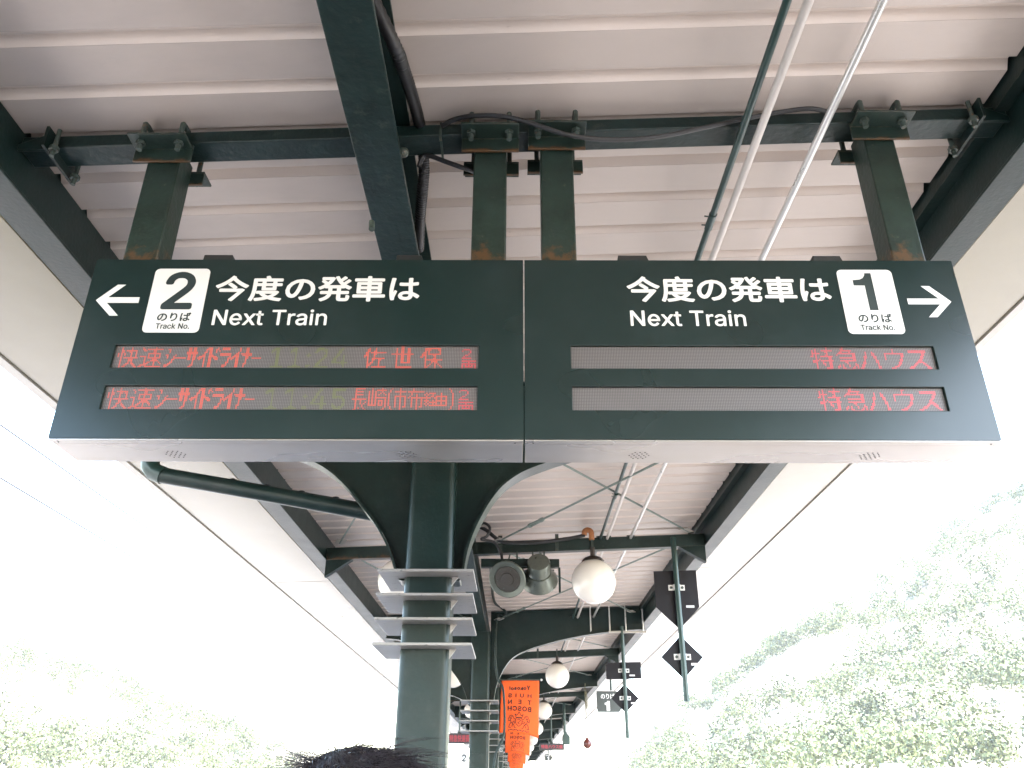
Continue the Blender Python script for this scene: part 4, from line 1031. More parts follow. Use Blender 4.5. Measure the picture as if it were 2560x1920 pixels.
KANJI = text_japanese('今度の発車は')
NORIBA = text_japanese('のりば')
for t, sx, kx, nx, px in ((signL, 'l', (-1.178, -.380), (-1.169, -.728), (-1.431, -1.213)), (signR, 'r', (.437, 1.228), (.441, .884), (1.268, 1.485))):
    part('arrow', poly_flat(ARROW if sx == 'l' else [(1.691 - (p[0] + 1.639), p[1]) for p in ARROW], YT), M['white'], t, fix=False)
    part('heading_japanese', flat(MB(), fit(KANJI, kx[0], kx[1], 3.342, 3.455), YT, .0031), M['white'], t, fix=False)
    part('heading_english', flat(MB(), fit(text_latin('Next Train'), nx[0] + .001, nx[1] - .001, 3.232, 3.301), YT, .0013), M['white'], t, fix=False)
    np_ = part('number_plate', MB().prism(round_rect(px[0], px[1], 3.198, 3.490, .019), 'y', FY - .0016, FY - .0002), M['white'], t, smooth=False)
    yp = FY - .0020
    o = px[0] + 1.431
    part('caption_japanese', flat(MB(), fit(NORIBA, -1.382 + o, -1.255 + o, 3.249, 3.286), yp, .0013), M['ink'], np_, fix=False)
    part('caption_english', flat(MB(), fit(text_latin('Track No.'), -1.381 + o, -1.252 + o, 3.2145, 3.2375), yp, .0009), M['ink'], np_, fix=False)
    if sx == 'l':
        part('numeral', flat(MB(), fit(text_latin('2'), -1.374, -1.265, 3.307, 3.469), yp, .0062), M['ink'], np_, fix=False)
    else:
        one = [(1.368, 3.303), (1.4015, 3.303), (1.4015, 3.474), (1.377, 3.474), (1.374, 3.462), (1.366, 3.451), (1.353, 3.444), (1.325, 3.441), (1.325, 3.416), (1.368, 3.416)]
        part('numeral', poly_flat(one, yp), M['ink'], np_, fix=False)

ONE = ([(.4, 0), (1, 0), (1, 1), (.55, 1), (.45, .88), (0, .80), (0, .66), (.4, .66)], [(0, 1, 2, 3, 4, 7), (4, 5, 6, 7)])
YL = FY + .0112


BITMAP = {
    '長': '..######.|..#......|..#####..|..#......|..#####..|..#......|..#......|#########|..#..#...|..#..#..#|..#..#.#.|..#...#..|..#...#..|..#.#..#.|.##.....#',
    '崎': '..#.....#..|..#..######|#.#.#...#..|#.#.#..#.#.|#.#.#.#...#|#.#.#......|#.#.#######|#.#.#.....#|#.#.#.###.#|#.#.#.#.#.#|#.#.#.#.#.#|#####.###.#|..........#|.........#.|........##.',
    '市': '...#...|...#...|#######|...#...|...#...|#######|#..#..#|#..#..#|#..#..#|#..#..#|#..#..#|#..#..#|#..#.##|...#...|...#...',
    '布': '...#......|...#......|##########|..#.......|..#..#....|.#...#....|#.########|..#..#..#.|..#..#..#.|..#..#..#.|..#..#..#.|..#..#..#.|..#..#.##.|.....#....|.....#....',
    '経': '.......|.......|.......|.#.####|#.#..#.|.#..##.|####..#|.#.....|###..#.|.#.####|#.#..#.|.#.####|.......|.......|.......',
    '由': '.......|.......|.......|...#...|...#...|#######|#..#..#|#..#..#|#######|#..#..#|#..#..#|#######|.......|.......|.......',
    '(': '..#|.#.|.#.|#..|#..|#..|#..|#..|#..|#..|#..|#..|.#.|.#.|..#',
    ')': '#..|.#.|.#.|..#|..#|..#|..#|..#|..#|..#|..#|..#|.#.|.#.|#..',
    '両': '.|.|.|.|.|.|.|.|.|#########|....#....|#########|#.#.#.#.#|#.#####.#|#.......#',
    '2': '.|.####.|#....#|.....#|....#.|..##..|.#....|######'}


def led_bitmap(mb, rows, x0, ox, oz, y):
    p = PITCH_LED
    e = p * .39
    c0 = round((x0 - ox) / p)
    for j, row in enumerate(rows.split('|')):
        for i, ch in enumerate(row):
            if ch == '#':
                cx, cz = ox + (c0 + i + .5) * p, oz + (15 - j - .5 + .2) * p
                mb.add([(cx - e, y, cz - e), (cx + e, y, cz - e), (cx + e, y, cz + e), (cx - e, y, cz + e)], [(0, 1, 2, 3)])
    return mb


def led_row(par, disp, ox, oz, segs):
    for (txt, x0, x1, f0, f1, m, lat) in segs:
        mb = MB()
        if txt in BITMAP:
            led_bitmap(mb, BITMAP[txt], x0, ox, oz, YL)
        else:
            tt = text_latin(txt, .006) if lat else text_japanese(txt)
            led_dots(mb, tt, x0, x1, oz + .097 * f0, oz + .097 * f1, ox, oz, YL, .40 if m == 'led_green' else (.29 if x1 - x0 < .06 else .36))
        o = part('lit_letters', mb, M[m], disp, fix=False, smooth=False)


R_, G_, P_ = 'led_red', 'led_green', 'led_pink'
KANA = [('シ', -1.325, -1.286, .06, .90, R_, 0), ('ー', -1.284, -1.248, .435, .505, R_, 0), ('サ', -1.247, -1.203, .04, .94, R_, 0), ('イ', -1.201, -1.162, .04, .94, R_, 0), ('ド', -1.158, -1.122, .04, .94, R_, 0), ('ラ', -1.117, -1.077, .04, .92, R_, 0),
        ('イ', -1.075, -1.038, .04, .94, R_, 0), ('ナ', -1.036, -.998, .04, .94, R_, 0), ('ー', -.997, -.966, .435, .505, R_, 0)]
led_row(signL, dispL[1], -1.519, 3.0495, [('快', -1.507, -1.426, .02, .96, R_, 0), ('速', -1.421, -1.335, .02, .96, R_, 0), *KANA,
        ('11:24', -.927, -.635, .05, .93, G_, 1), ('佐', -.576, -.491, .02, .97, R_, 0), ('世', -.468, -.387, .02, .97, R_, 0), ('保', -.359, -.277, .02, .97, R_, 0),
        ('2', -.201, -.163, .46, .93, P_, 1), ('両', -.206, -.158, .0, .42, P_, 0)])
led_row(signL, dispL[0], -1.519, 2.878, [('快', -1.510, -1.428, .02, .96, R_, 0), ('速', -1.423, -1.337, .02, .96, R_, 0), *KANA,
        ('11:45', -.924, -.627, .05, .93, G_, 1), ('長', -.604, -.552, .02, .97, R_, 0), ('崎', -.546, -.477, .02, .97, R_, 0), ('(', -.469, -.457, .0, 1., R_, 0), ('市', -.449, -.405, .02, .97, R_, 0),
        ('布', -.399, -.342, .02, .97, R_, 0), ('経', -.338, -.297, .15, .75, R_, 0), ('由', -.292, -.254, .15, .75, R_, 0), (')', -.245, -.233, .0, 1., R_, 0), ('2', -.209, -.165, .46, .93, P_, 1), ('両', -.213, -.160, .0, .42, P_, 0)])
led_row(signR, dispR[1], .208, 3.0495, [('特', 1.113, 1.198, .02, .97, P_, 0), ('急', 1.207, 1.290, .02, .97, P_, 0), ('ハ', 1.294, 1.372, .02, .80, P_, 0), ('ウ', 1.388, 1.462, .02, .93, P_, 0), ('ス', 1.474, 1.557, .02, .88, P_, 0)])
led_row(signR, dispR[0], .208, 2.878, [('特', 1.113, 1.198, .02, .97, P_, 0), ('急', 1.207, 1.290, .02, .97, P_, 0), ('ハ', 1.294, 1.372, .02, .80, P_, 0), ('ウ', 1.388, 1.464, .02, .93, P_, 0), ('ス', 1.476, 1.560, .02, .88, P_, 0)])

# cables around the sign
def spline(pts, n=6):
    P = [Vector(p) for p in pts]
    out = []
    for i in range(len(P) - 1):
        a, b, c, d = P[max(i - 1, 0)], P[i], P[i + 1], P[min(i + 2, len(P) - 1)]
        for k in range(n):
            t = k / n
            out.append(.5 * (2 * b + (c - a) * t + (2 * a - 5 * b + 4 * c - d) * t * t + (3 * b - a - 3 * c + d) * t ** 3))
    return out + [P[-1]]


pts = [at(955, 272, 2.70), at(985, 257, 2.66), at(1030, 250, 2.63), at(1090, 252, 2.62), at(1150, 267, 2.62), at(1230, 292, 2.63), at(1320, 302, 2.66), at(1420, 296, 2.68), at(1520, 276, 2.69), at(1610, 256, 2.69), at(1700, 240, 2.68), at(1755, 235, 2.67), at(1795, 245, 2.70)]
solo('cable', MB().tube(spline(pts), .0105, 10), M['black'], 'black cable looping along the front of the sign beam', 'cable', tuple(pts[0]))
pts = [at(905, 360, 2.86), at(912, 342, 2.85), at(925, 336, 2.84), at(970, 352, 2.84), at(1030, 373, 2.84)]
solo('cable', MB().tube(spline(pts), .011, 10), M['black'], 'short black cable running from the main beam down to the middle hanger', 'cable', tuple(pts[0]))
pts = [Vector((CX + .012, 1.95, 4.24)), at(852, 98, 2.1), at(868, 140, 2.22), at(888, 200, 2.45), at(905, 262, 2.70), at(914, 320, 2.86), at(916, 370, 2.95), at(912, 420, 3.05), at(908, 470, 3.2), at(905, 540, 3.4)]
sp_ = spline(pts, 20)
solo('flexible_conduit', MB().tube(sp_, [.024 + (.003 if i % 2 else 0) for i in range(len(sp_))], 12), M['black'], 'thick black corrugated hose beside the main beam', 'hose', tuple(pts[0]))

# ------------------------------------------------------------------ loudspeakers on their frame
fr = thing('speaker_frame', 'green angle-iron frame hung under the lamp beam for the twin speakers', 'frame', (-.02, 9.0, 3.8))
YF = 9.12
zf0, zf1 = at(1180, 1206, YF).z, at(1180, 1190, YF).z
x0f, x1f = at(1040, 1200, YF).x, at(1207, 1200, YF).x
zf0, zf1 = 3.84, 3.93
part('rail', MB().box(x0f, x1f, YF - .08, YF - .07, zf0, zf1).box(x0f, x1f, YF - .0695, YF + .0, zf0, zf0 + .01), M['green'], fr)
part('drop_bar', MB().box(x1f - .012, x1f + .012, YF - .066, YF - .05, 3.56, zf0 - .002), M['green'], fr)
part('drop_bar', MB().box(x0f + .20, x0f + .212, YF - .066, YF - .05, 3.60, zf0 - .002), M['green'], fr)
for xx in (-.15, .02, .20, .33):
    part('hanger_bolt', MB().tube([(xx, YF + .11, zf0 - .03), (xx, YF + .11, 4.06)], .010, 8), M['bolt'], fr)
part('back_rail', MB().box(x0f + .25, x1f - .05, YF + .08, YF + .14, zf0 + .0, zf0 + .01), M['green'], fr)


def horn(name, label, c, facing):
    t = thing(name, label, 'speaker', tuple(c), 'twin loudspeakers under the lamp beam')
    ax = facing.normalized()
    u = ax.orthogonal().normalized()
    v = ax.cross(u)

    def rev(prof, n=32):
        mb = MB()
        o = 0
        for r, h in prof:
            for k in range(n):
                a = 2 * math.pi * k / n
                mb.v.append(c + ax * h + (u * math.cos(a) + v * math.sin(a)) * r)
        for i in range(len(prof) - 1):
            for k in range(n):
                k2 = (k + 1) % n
                mb.f.append((i * n + k, i * n + k2, (i + 1) * n + k2, (i + 1) * n + k)); mb.mi.append(0)
        mb.f.append(tuple(range(n))); mb.mi.append(0)
        mb.f.append(tuple((len(prof) - 1) * n + k for k in range(n))); mb.mi.append(0)
        return mb
    part('bell', rev([(.145, .012), (.150, .02), (.20, .03), (.208, .024), (.205, .01), (.17, -.05), (.142, -.10), (.136, -.12)]), M['speaker'], t)
    part('body', rev([(.128, -.121), (.130, -.26), (.118, -.285), (.05, -.29)]), M['speaker'], t)
    g = part('grille', rev([(.142, .010), (.142, .018), (.135, .024), (.02, .030)]), M['speaker_face'], t)
    part('centre_cap', rev([(.075, .029), (.07, .038), (.02, .042)]), M['speaker_face'], g)
    for k in range(6):
        a = 2 * math.pi * k / 6 + .3
        p = c + ax * .026 + (u * math.cos(a) + v * math.sin(a)) * .112
        part('screw', MB().tube([p, p + ax * .008], .008, 8), M['bolt'], g)
    part('yoke', MB().tube([c - ax * .10 + u * .15, c - ax * .10 + Vector((0, 0, .25))], .009, 8), M['bolt'], t)
    return t


s1 = at(1097, 1250, 8.98)
s2 = at(1166, 1240, 9.0)
horn('loudspeaker', 'left of the twin round speakers, its dark grille facing the viewer', s1, Vector((-.25, -.86, -.52)))
horn('loudspeaker', 'right of the twin round speakers, turned away and showing its silver drum', s2 + Vector((.0, .16, -.02)), Vector((.05, .80, -.42)))
pts = [at(1028, 1135, 9.15), at(1050, 1145, 9.12), at(1075, 1165, 9.12), at(1100, 1172, 9.14), at(1160, 1172, 9.2), at(1230, 1163, 9.22), at(1263, 1156, 9.22)]
solo('cable', MB().tube(spline(pts), .022, 10), M['black'], 'thick black cable lying along the nearest lamp beam', 'cable', tuple(pts[0]))
pts = [at(1262, 1156, 9.22), at(1263, 1148, 9.22), at(1270, 1145, 9.22), at(1277, 1150, 9.22), at(1278, 1166, 9.22)]
solo('lamp_hose', MB().tube(spline(pts), [.030 + .004 * (i % 2) for i in range(len(spline(pts)))], 12), M['orange_tape'], 'short orange-brown hose bent over the beam above the nearest globe lamp', 'hose', tuple(pts[0]))
pts = [at(1030, 1140, 8.9), at(1045, 1130, 8.9), at(1058, 1140, 8.9), at(1052, 1158, 8.9), at(1040, 1165, 8.9), at(1068, 1172, 9.0), at(1082, 1195, 9.1), at(1086, 1225, 9.0)]
solo('cable', MB().tube(spline(pts), .016, 8), M['black'], 'looped black cable hanging beside the left speaker', 'cable', tuple(pts[0]))
pts = [at(1060, 1215, 9.3), at(1062, 1260, 11.5), at(1068, 1300, 13.2), at(1082, 1312, 13.9), at(1092, 1322, 14.0), at(1088, 1332, 14.0), at(1076, 1328, 14.0), at(1072, 1345, 14.0), at(1070, 1420, 14.0), at(1075, 1465, 14.0), at(1087, 1490, 14.0), at(1090, 1560, 14.0), at(1086, 1595, 14.0), at(1072, 1625, 14.0), at(1066, 1665, 14.0), at(1066, 1720, 14.0)]
solo('cable', MB().tube(spline(pts), .020, 8), M['green_chip'], 'dark cable snaking down in front of the second column and its banner', 'cable', tuple(pts[0]))

# ------------------------------------------------------------------ signs on hanging poles, seen from the back
def clamp(t, x, y, z, parent):
    mb = MB().box(x - .090, x - .034, y - .012, y - .004, z - .03, z + .03).box(x + .034, x + .090, y - .012, y - .004, z - .03, z + .03)
    mb.prism([(x + .042 * math.cos(a), (y - .004) - .072 * math.sin(a)) for a in [math.pi * i / 10 for i in range(11)]], 'z', z - .03, z + .03)
    c = part('clamp', mb, M['white'], parent)
    for s in (-1, 1):
        part('clamp_bolt', MB().lathe([(.016, -.022), (.016, -.012)], (x + s * .062, y, z), 8, 'y'), M['bolt'], parent)


def stop_sign(name, label, X, Y, ztop, zbot, plates, group=None):
    t = thing(name, label, 'sign', (X, Y, zbot), 'sign boards hung on green poles')
    part('pole', MB().tube([(X, Y - .045, ztop), (X, Y - .045, zbot)], .031, 16), M['green_pole'], t)
    for (nm, poly, zc) in plates:
        p = part(nm, MB().prism([(X + a, b) for a, b in poly], 'y', Y, Y + .012), M['signback'], t, bevel=.002)
        if 'pent' in nm:
            p.select_set(False)
        clamp(t, X, Y, zc, p)
        xm = max(a for a, b in poly)
        zl = min(b for a, b in poly)
        part('sticker', MB().box(X + .09, X + .18, Y - .0022, Y - .0004, zc - .085 - (.13 if 'pent' in nm else 0), zc - .06 - (.13 if 'pent' in nm else 0)), M['sticker'], p)
    return t


def diamond(zc, r=.226):
    return [(0, zc + r), (-r, zc), (0, zc - r), (r, zc)]


stop_sign('stop_sign', 'nearest hanging pole with dark pentagon and diamond boards, right of the big globe lamp', 1.79, 9.12, 4.19, 2.445,
          [('pentagon_board', [(-.24, 3.815), (.235, 3.83), (.235, 3.42), (0, 3.185), (-.24, 3.42)], 3.63), ('diamond_board', diamond(2.895), 2.895)])
t2 = stop_sign('stop_sign', 'second hanging pole with dark rectangle and diamond boards, clamped to the arched arm', 1.79, 14.13, 4.06, 2.335,
               [('rectangle_board', [(-.29, 3.487), (.29, 3.50), (.29, 3.235), (-.29, 3.225)], 3.36), ('diamond_board', diamond(2.935), 2.935)])
for dx in (-.52, -.20, .07, .36):
    part('arm_strap', MB().tube([(1.79 + dx, 14.08, 4.42), (1.79 + dx, 14.08, 4.0 - .01), (1.79 + dx, 14.3, 4.0 - .01), (1.79 + dx, 14.3, 4.42)], .012, 8), M['steel'], t2)
part('cross_rail', MB().box(1.57, 2.2, 14.06, 14.10, 3.955, 3.985), M['lip'], t2)

nb = thing('platform_sign', 'grey arrow-shaped sign reading track 1 in Japanese, hung behind the second diamond board', 'sign', (2.0, 17.95, 3.0))
x0, x1 = 1.693, 2.30
part('pole', MB().tube([(2.0, 18.05, 4.15), (2.0, 18.05, 3.44)], .022, 10), M['green_pole'], nb)
part('board', MB().prism([(x0, 3.02), (x0, 3.425), (x1 - .15, 3.425), (x1, 3.22), (x1 - .15, 3.02)], 'y', 18.0, 18.06), M['signgrey'], nb, bevel=.004)
part('caption', flat(MB(), fit(NORIBA, 1.78, 2.06, 3.275, 3.375), 17.998, .0022), M['white'], nb, fix=False)
part('numeral', flat(MB(), fit(ONE, 1.86, 1.95, 3.05, 3.225), 17.998, .008), M['white'], nb, fix=False)

fb = thing('platform_sign', 'small far arrow-shaped track 1 sign below the right red display', 'sign', (1.87, 49.2, 2.9))
part('board', MB().prism([(1.64, 2.90), (1.64, 3.22), (1.96, 3.22), (2.1, 3.06), (1.96, 2.90)], 'y', 49.2, 49.26), M['signgrey'], fb)
part('pole', MB().tube([(1.85, 49.3, 4.3), (1.85, 49.3, 3.0)], .022, 8), M['green_pole'], fb)
part('caption', flat(MB(), fit(NORIBA, 1.70, 1.92, 3.13, 3.19), 49.196, .003), M['white'], fb, fix=False)
part('numeral', flat(MB(), fit(ONE, 1.80, 1.87, 2.93, 3.10), 49.196, .008), M['white'], fb, fix=False)

d2 = thing('platform_sign', 'pale diamond sign with the number 2, far off left of the second column', 'sign', (-2.04, 36, 2.4))
part('board', MB().prism([(-2.04, 2.86), (-2.26, 2.647), (-2.04, 2.43), (-1.82, 2.647)], 'y', 36, 36.03), M['white'], d2)
part('pole', MB().tube([(-2.04, 36.06, 4.1), (-2.04, 36.06, 2.7)], .016, 8), M['mast'], d2)
part('numeral', flat(MB(), fit(text_latin('2', .02), -2.12, -1.96, 2.53, 2.77), 35.995, .006), M['ink'], d2, fix=False)

# far LED displays
def far_led(label, x0, x1, y, z0, z1, txt, xp, ztop):
    t = thing('train_display', label, 'display', ((x0 + x1) / 2, y, z0), 'far red dot-matrix displays')
    part('case', MB().box(x0, x1, y, y + .18, z0, z1), M['led_dark'], t, bevel=.006)
    part('lit_letters', flat(MB(), fit(text_japanese(txt), x0 + .06, x1 - .06, z0 + .05, z1 - .045), y - .003, .004), mat('far_led', (.2, .02, .03), .5, emit=(1, .06, .09), es=.02), t, fix=False)
    part('pole', MB().tube([(xp, y + .09, ztop), (xp, y + .09, z1 - .01)], .025, 10), M['green_pole'], t)
    part('pole_cap', MB().lathe([(.05, 0), (.06, .03), (.03, .08)], (xp, y + .09, z1), 12), M['bolt'], t)


far_led('small far red display seen between the two nearest columns', -2.05, -1.20, 27, 2.80, 3.085, '特急快速長崎', -1.7, 4.1)
far_led('small far red display right of the orange banners', .86, 1.72, 31, 2.775, 2.985, '特急ハウス保', 1.28, 4.2)

cb = thing('camera_box', 'small green box on a drop pole under the far right eave', 'camera', (1.79, 31, 2.95))
part('pole', MB().tube([(1.74, 31, 4.3), (1.745, 31, 3.34)], .045, 12), M['green_pole'], cb)
part('housing', MB().prism([(1.66, 2.95), (1.92, 2.95), (1.925, 3.22), (1.86, 3.25), (1.82, 3.30), (1.80, 3.36), (1.70, 3.36), (1.72, 3.30), (1.665, 3.23)], 'y', 30.88, 31.12), M['green_pole'], cb, bevel=.01)

# red bob on a rope
bo = thing('hanging_bob', 'dark red teardrop bob hanging on a rope below the third arched arm', 'bob', (1.865, 22.9, 2.52))
part('rope', MB().tube(spline([(1.86, 22.9, 4.10), (1.845, 22.9, 3.7), (1.868, 22.9, 3.2), (1.865, 22.9, 2.80)]), .011, 8), M['rope'], bo)
part('bob', MB().lathe([(.01, .31), (.022, .27), (.05, .225), (.095, .17), (.117, .12), (.108, .07), (.07, .025), (.03, .005)], (1.865, 22.9, 2.515), 20), M['red_bob'], bo)
for i in range(3):
    part('knot', MB().tube(spline([(1.84 + .02 * i, 22.88, 3.9), (1.90, 22.88, 3.75 - .08 * i), (1.88, 22.88, 3.6 - .06 * i), (1.85, 22.88, 3.75)]), .010, 6), M['rope'], bo)

# ------------------------------------------------------------------ orange banners (their backs: the lettering shows through mirrored)
CREST = [  # polylines in a 0..1 box
    [(.36, .62), (.36, .30), (.50, .14), (.64, .30), (.64, .62), (.36, .62)],
    [(.36, .66), (.30, .86), (.40, .76), (.50, .98), (.60, .76), (.70, .86), (.64, .66), (.36, .66)], [(.50, .98), (.50, 1.0)],
    [(.42, .50), (.50, .56), (.58, .48), (.50, .40), (.44, .34), (.54, .30)],
    [(.34, .52), (.26, .60), (.22, .74), (.12, .78), (.06, .70), (.10, .60), (.16, .62), (.10, .50), (.14, .36), (.06, .22), (.04, .06), (.14, .06)],
    [(.34, .44), (.24, .42), (.20, .30), (.28, .20), (.30, .06), (.38, .06)], [(.14, .36), (.22, .26), (.18, .10)],
    [(.10, .50), (.02, .44), (.0, .58), (.04, .64)], [(.34, .36), (.28, .34), (.30, .28)], [(.20, .70), (.14, .68)]]
CREST += [[(1 - x, z) for x, z in l] for l in CREST[4:]]


def make_banner():
    X0, X1, ZT, ZB, Y = -.222, .400, 3.212, 2.36, 14.24
    t = thing('banner', 'nearest orange banner with mirrored lettering, hung beside the second column', 'banner', (CX, 14.2, 2.3), 'orange banners hung from the columns')

    def cloth(u, v):
        # u across 0..1, v down 0..1 ; hangs with soft folds, the free corner blown out
        x = X0 + (X1 - X0) * u - .035 * v * (1 - u) - .02 * v * u
        z = ZT - (ZT - ZB) * v * (.935 + .085 * u * u) + .022 * math.sin(u * 3.1) * v
        y = Y + .035 * math.sin(u * 5.2 + v * 2.4) * v + .06 * v * v * u
        return Vector((x, y, z))
    nu, nv = 22, 26
    mb = MB()
    vs_ = [cloth(i / nu, j / nv) for j in range(nv + 1) for i in range(nu + 1)]
    fs_ = [(j * (nu + 1) + i, j * (nu + 1) + i + 1, (j + 1) * (nu + 1) + i + 1, (j + 1) * (nu + 1) + i) for j in range(nv) for i in range(nu)]
    mb.add(vs_, fs_)
    cl = part('cloth', mb, M['orange'], t, fix=False)
    sd_ = cl.modifiers.new('solid', 'SOLIDIFY'); sd_.thickness = .003; sd_.offset = 1 if False else 0
    part('top_rod', MB().tube([(CX + .15, Y, ZT + .012), (X1 + .03, Y, ZT + .012)], .012, 10), M['bolt'], t)
    part('finial', MB().lathe([(.004, -.02), (.018, -.01), (.018, .01), (.004, .02)], (X1 + .035, Y, ZT + .012), 10, 'x'), M['steel'], t)

    def ink(chars, u0, u1, v0, v1, bold=0):
        # lettering as seen from behind: mirrored, following the cloth
        ax, bx = min(p[0] for c in chars for p in c[0]), max(p[0] for c in chars for p in c[0])
        az, bz = min(p[1] for c in chars for p in c[0]), max(p[1] for c in chars for p in c[0])
        for vs2, fs2 in chars:
            mb = MB()
            P = []
            for a, b in vs2:
                p = cloth(u1 - (u1 - u0) * (a - ax) / (bx - ax), v1 + (v0 - v1) * (b - az) / (bz - az))
                p.y -= .006
                P.append(p)
            for i, (dx, dz) in enumerate([(0, 0)] + [(bold * math.cos(k * 1.57), bold * math.sin(k * 1.57)) for k in range(4 if bold else 0)]):
                mb.add([p + Vector((dx, -.0001 * i, dz)) for p in P], fs2)
            part('letter', mb, M['banner_ink'], cl, fix=False, smooth=False)
    # "Yokoso!" in uneven hand-lettered capitals
    yk_ = [([(a, b * (1.35 if i == 0 else 1) + .05 * math.sin(i * 2.3)) for a, b in v], f) for i, (v, f) in enumerate(letters('Yokoso!', .05))]
    ink(yk_, .22, .76, .10, .185, .0045)
    ink(letters('HUIS', .30), .20, .80, .255, .325, .003)
    ink(letters('TEN', .62), .20, .80, .375, .455, .003)
    ink(letters('BOSCH', .05), .20, .80, .50, .585, .004)
    mb = MB()
    for l in CREST:
        for (a, b), (c, d) in zip(l, l[1:]):
            p, q = (cloth(.22 + .55 * g, .93 - .33 * h) for g, h in ((a, b), (c, d)))
            p.y -= .005; q.y -= .005
            dv = (q - p)
            if dv.length < 1e-5: continue
            mb.bar(p, q, .0095, .002, (0, 1, 0))
    part('crest', mb, M['banner_ink'], cl, fix=False, smooth=False)
    mb = MB()
    for i in range(14):
        u = .23 + .54 * i / 14
        p, q = cloth(u, .955), cloth(u + .022, .945 if i % 3 else .965)
        p.y -= .005; q.y -= .005
        mb.bar(p, q, .018, .002, (0, 1, 0))
    part('motto', mb, M['banner_ink'], cl, fix=False, smooth=False)
    return t


b0 = make_banner()
bl = ['second orange banner, its lower half showing under the nearest one', 'third orange banner in the overlapping row', 'fourth orange banner in the overlapping row, near the bottom edge', 'farthest visible orange banner at the bottom edge']
for k in range(1, 5):
    clone(b0, (CX, 14.2 + BAY * k, 2.3), bl[k - 1])
tc_ = thing('clock_sign', 'small dark bracket sign on the column behind the second one', 'sign', (-.35, 22.7, 2.4))
part('board', MB().box(-.40, -.30, 22.62, 22.72, 2.32, 2.56), M['signgrey'], tc_, bevel=.004)
part('numeral', flat(MB(), fit(text_latin('03', .01), -.385, -.315, 2.42, 2.52), 22.617), M['white'], tc_, fix=False)

# ------------------------------------------------------------------ overhead line on the left
for nm, z, lab_ in (('overhead_wire', 5.05, 'upper overhead wire crossing the white sky at the left'), ('overhead_wire', 4.55, 'lower overhead wire crossing the white sky at the left')):
    solo(nm, MB().tube([(-5.42, -30, z), (-5.42, 20, z - .02), (-5.45, 58, z)], .010, 6), M['wire'], lab_, 'wire', (-5.42, 0, z), 'overhead wires')
ms = thing('catenary_mast', 'pale overhead-line mast with arm, faint against the sky left of the column', 'mast', (-8.2, 58, -1))
part('post', MB().tube([(-8.2, 58, -1), (-8.2, 58, 6.6)], [.16, .13], 14), M['mast'], ms)
part('arm', MB().tube([(-8.2, 58, 6.05), (-4.9, 58, 6.05)], .03, 8), M['mast'], ms)
part('insulator', MB().lathe([(.02, -.2), (.06, -.15), (.03, -.1), (.06, -.05), (.03, 0), (.06, .05), (.03, .1), (.02, .2)], (-6.2, 58, 5.85), 10, 'x'), M['mast'], ms)
part('steady_arm', MB().tube([(-7.2, 58, 5.75), (-5.45, 58, 5.6)], .02, 8), M['mast'], ms)

# far house tops at the lower right
hs = thing('far_house', 'far grey house whose two dark rooftop boxes just reach the bottom edge', 'house', (54, 120, -1.2))
part('wall', MB().box(47, 61, 120, 128, -1.2, 2.2), M['white'], hs)
part('roof', MB().prism([(46.6, 2.2), (61.4, 2.2), (58.5, 4.0), (49.5, 4.0)], 'y', 119.6, 128.4), M['wall'], hs)
for a, b in ((50.2, 54.2), (56.1, 58.5)):
    part('rooftop_box', MB().box(a, b, 121.5, 124, 3.98, 4.62), M['wall'], hs, bevel=.05)

# ------------------------------------------------------------------ the person at the bottom edge, seen from behind
PX, PY = -.215, 1.22
per = thing('person', 'person with wind-blown dark hair in front of the viewer, only the crown showing', 'person', (PX, PY, 0))
top = 1.672


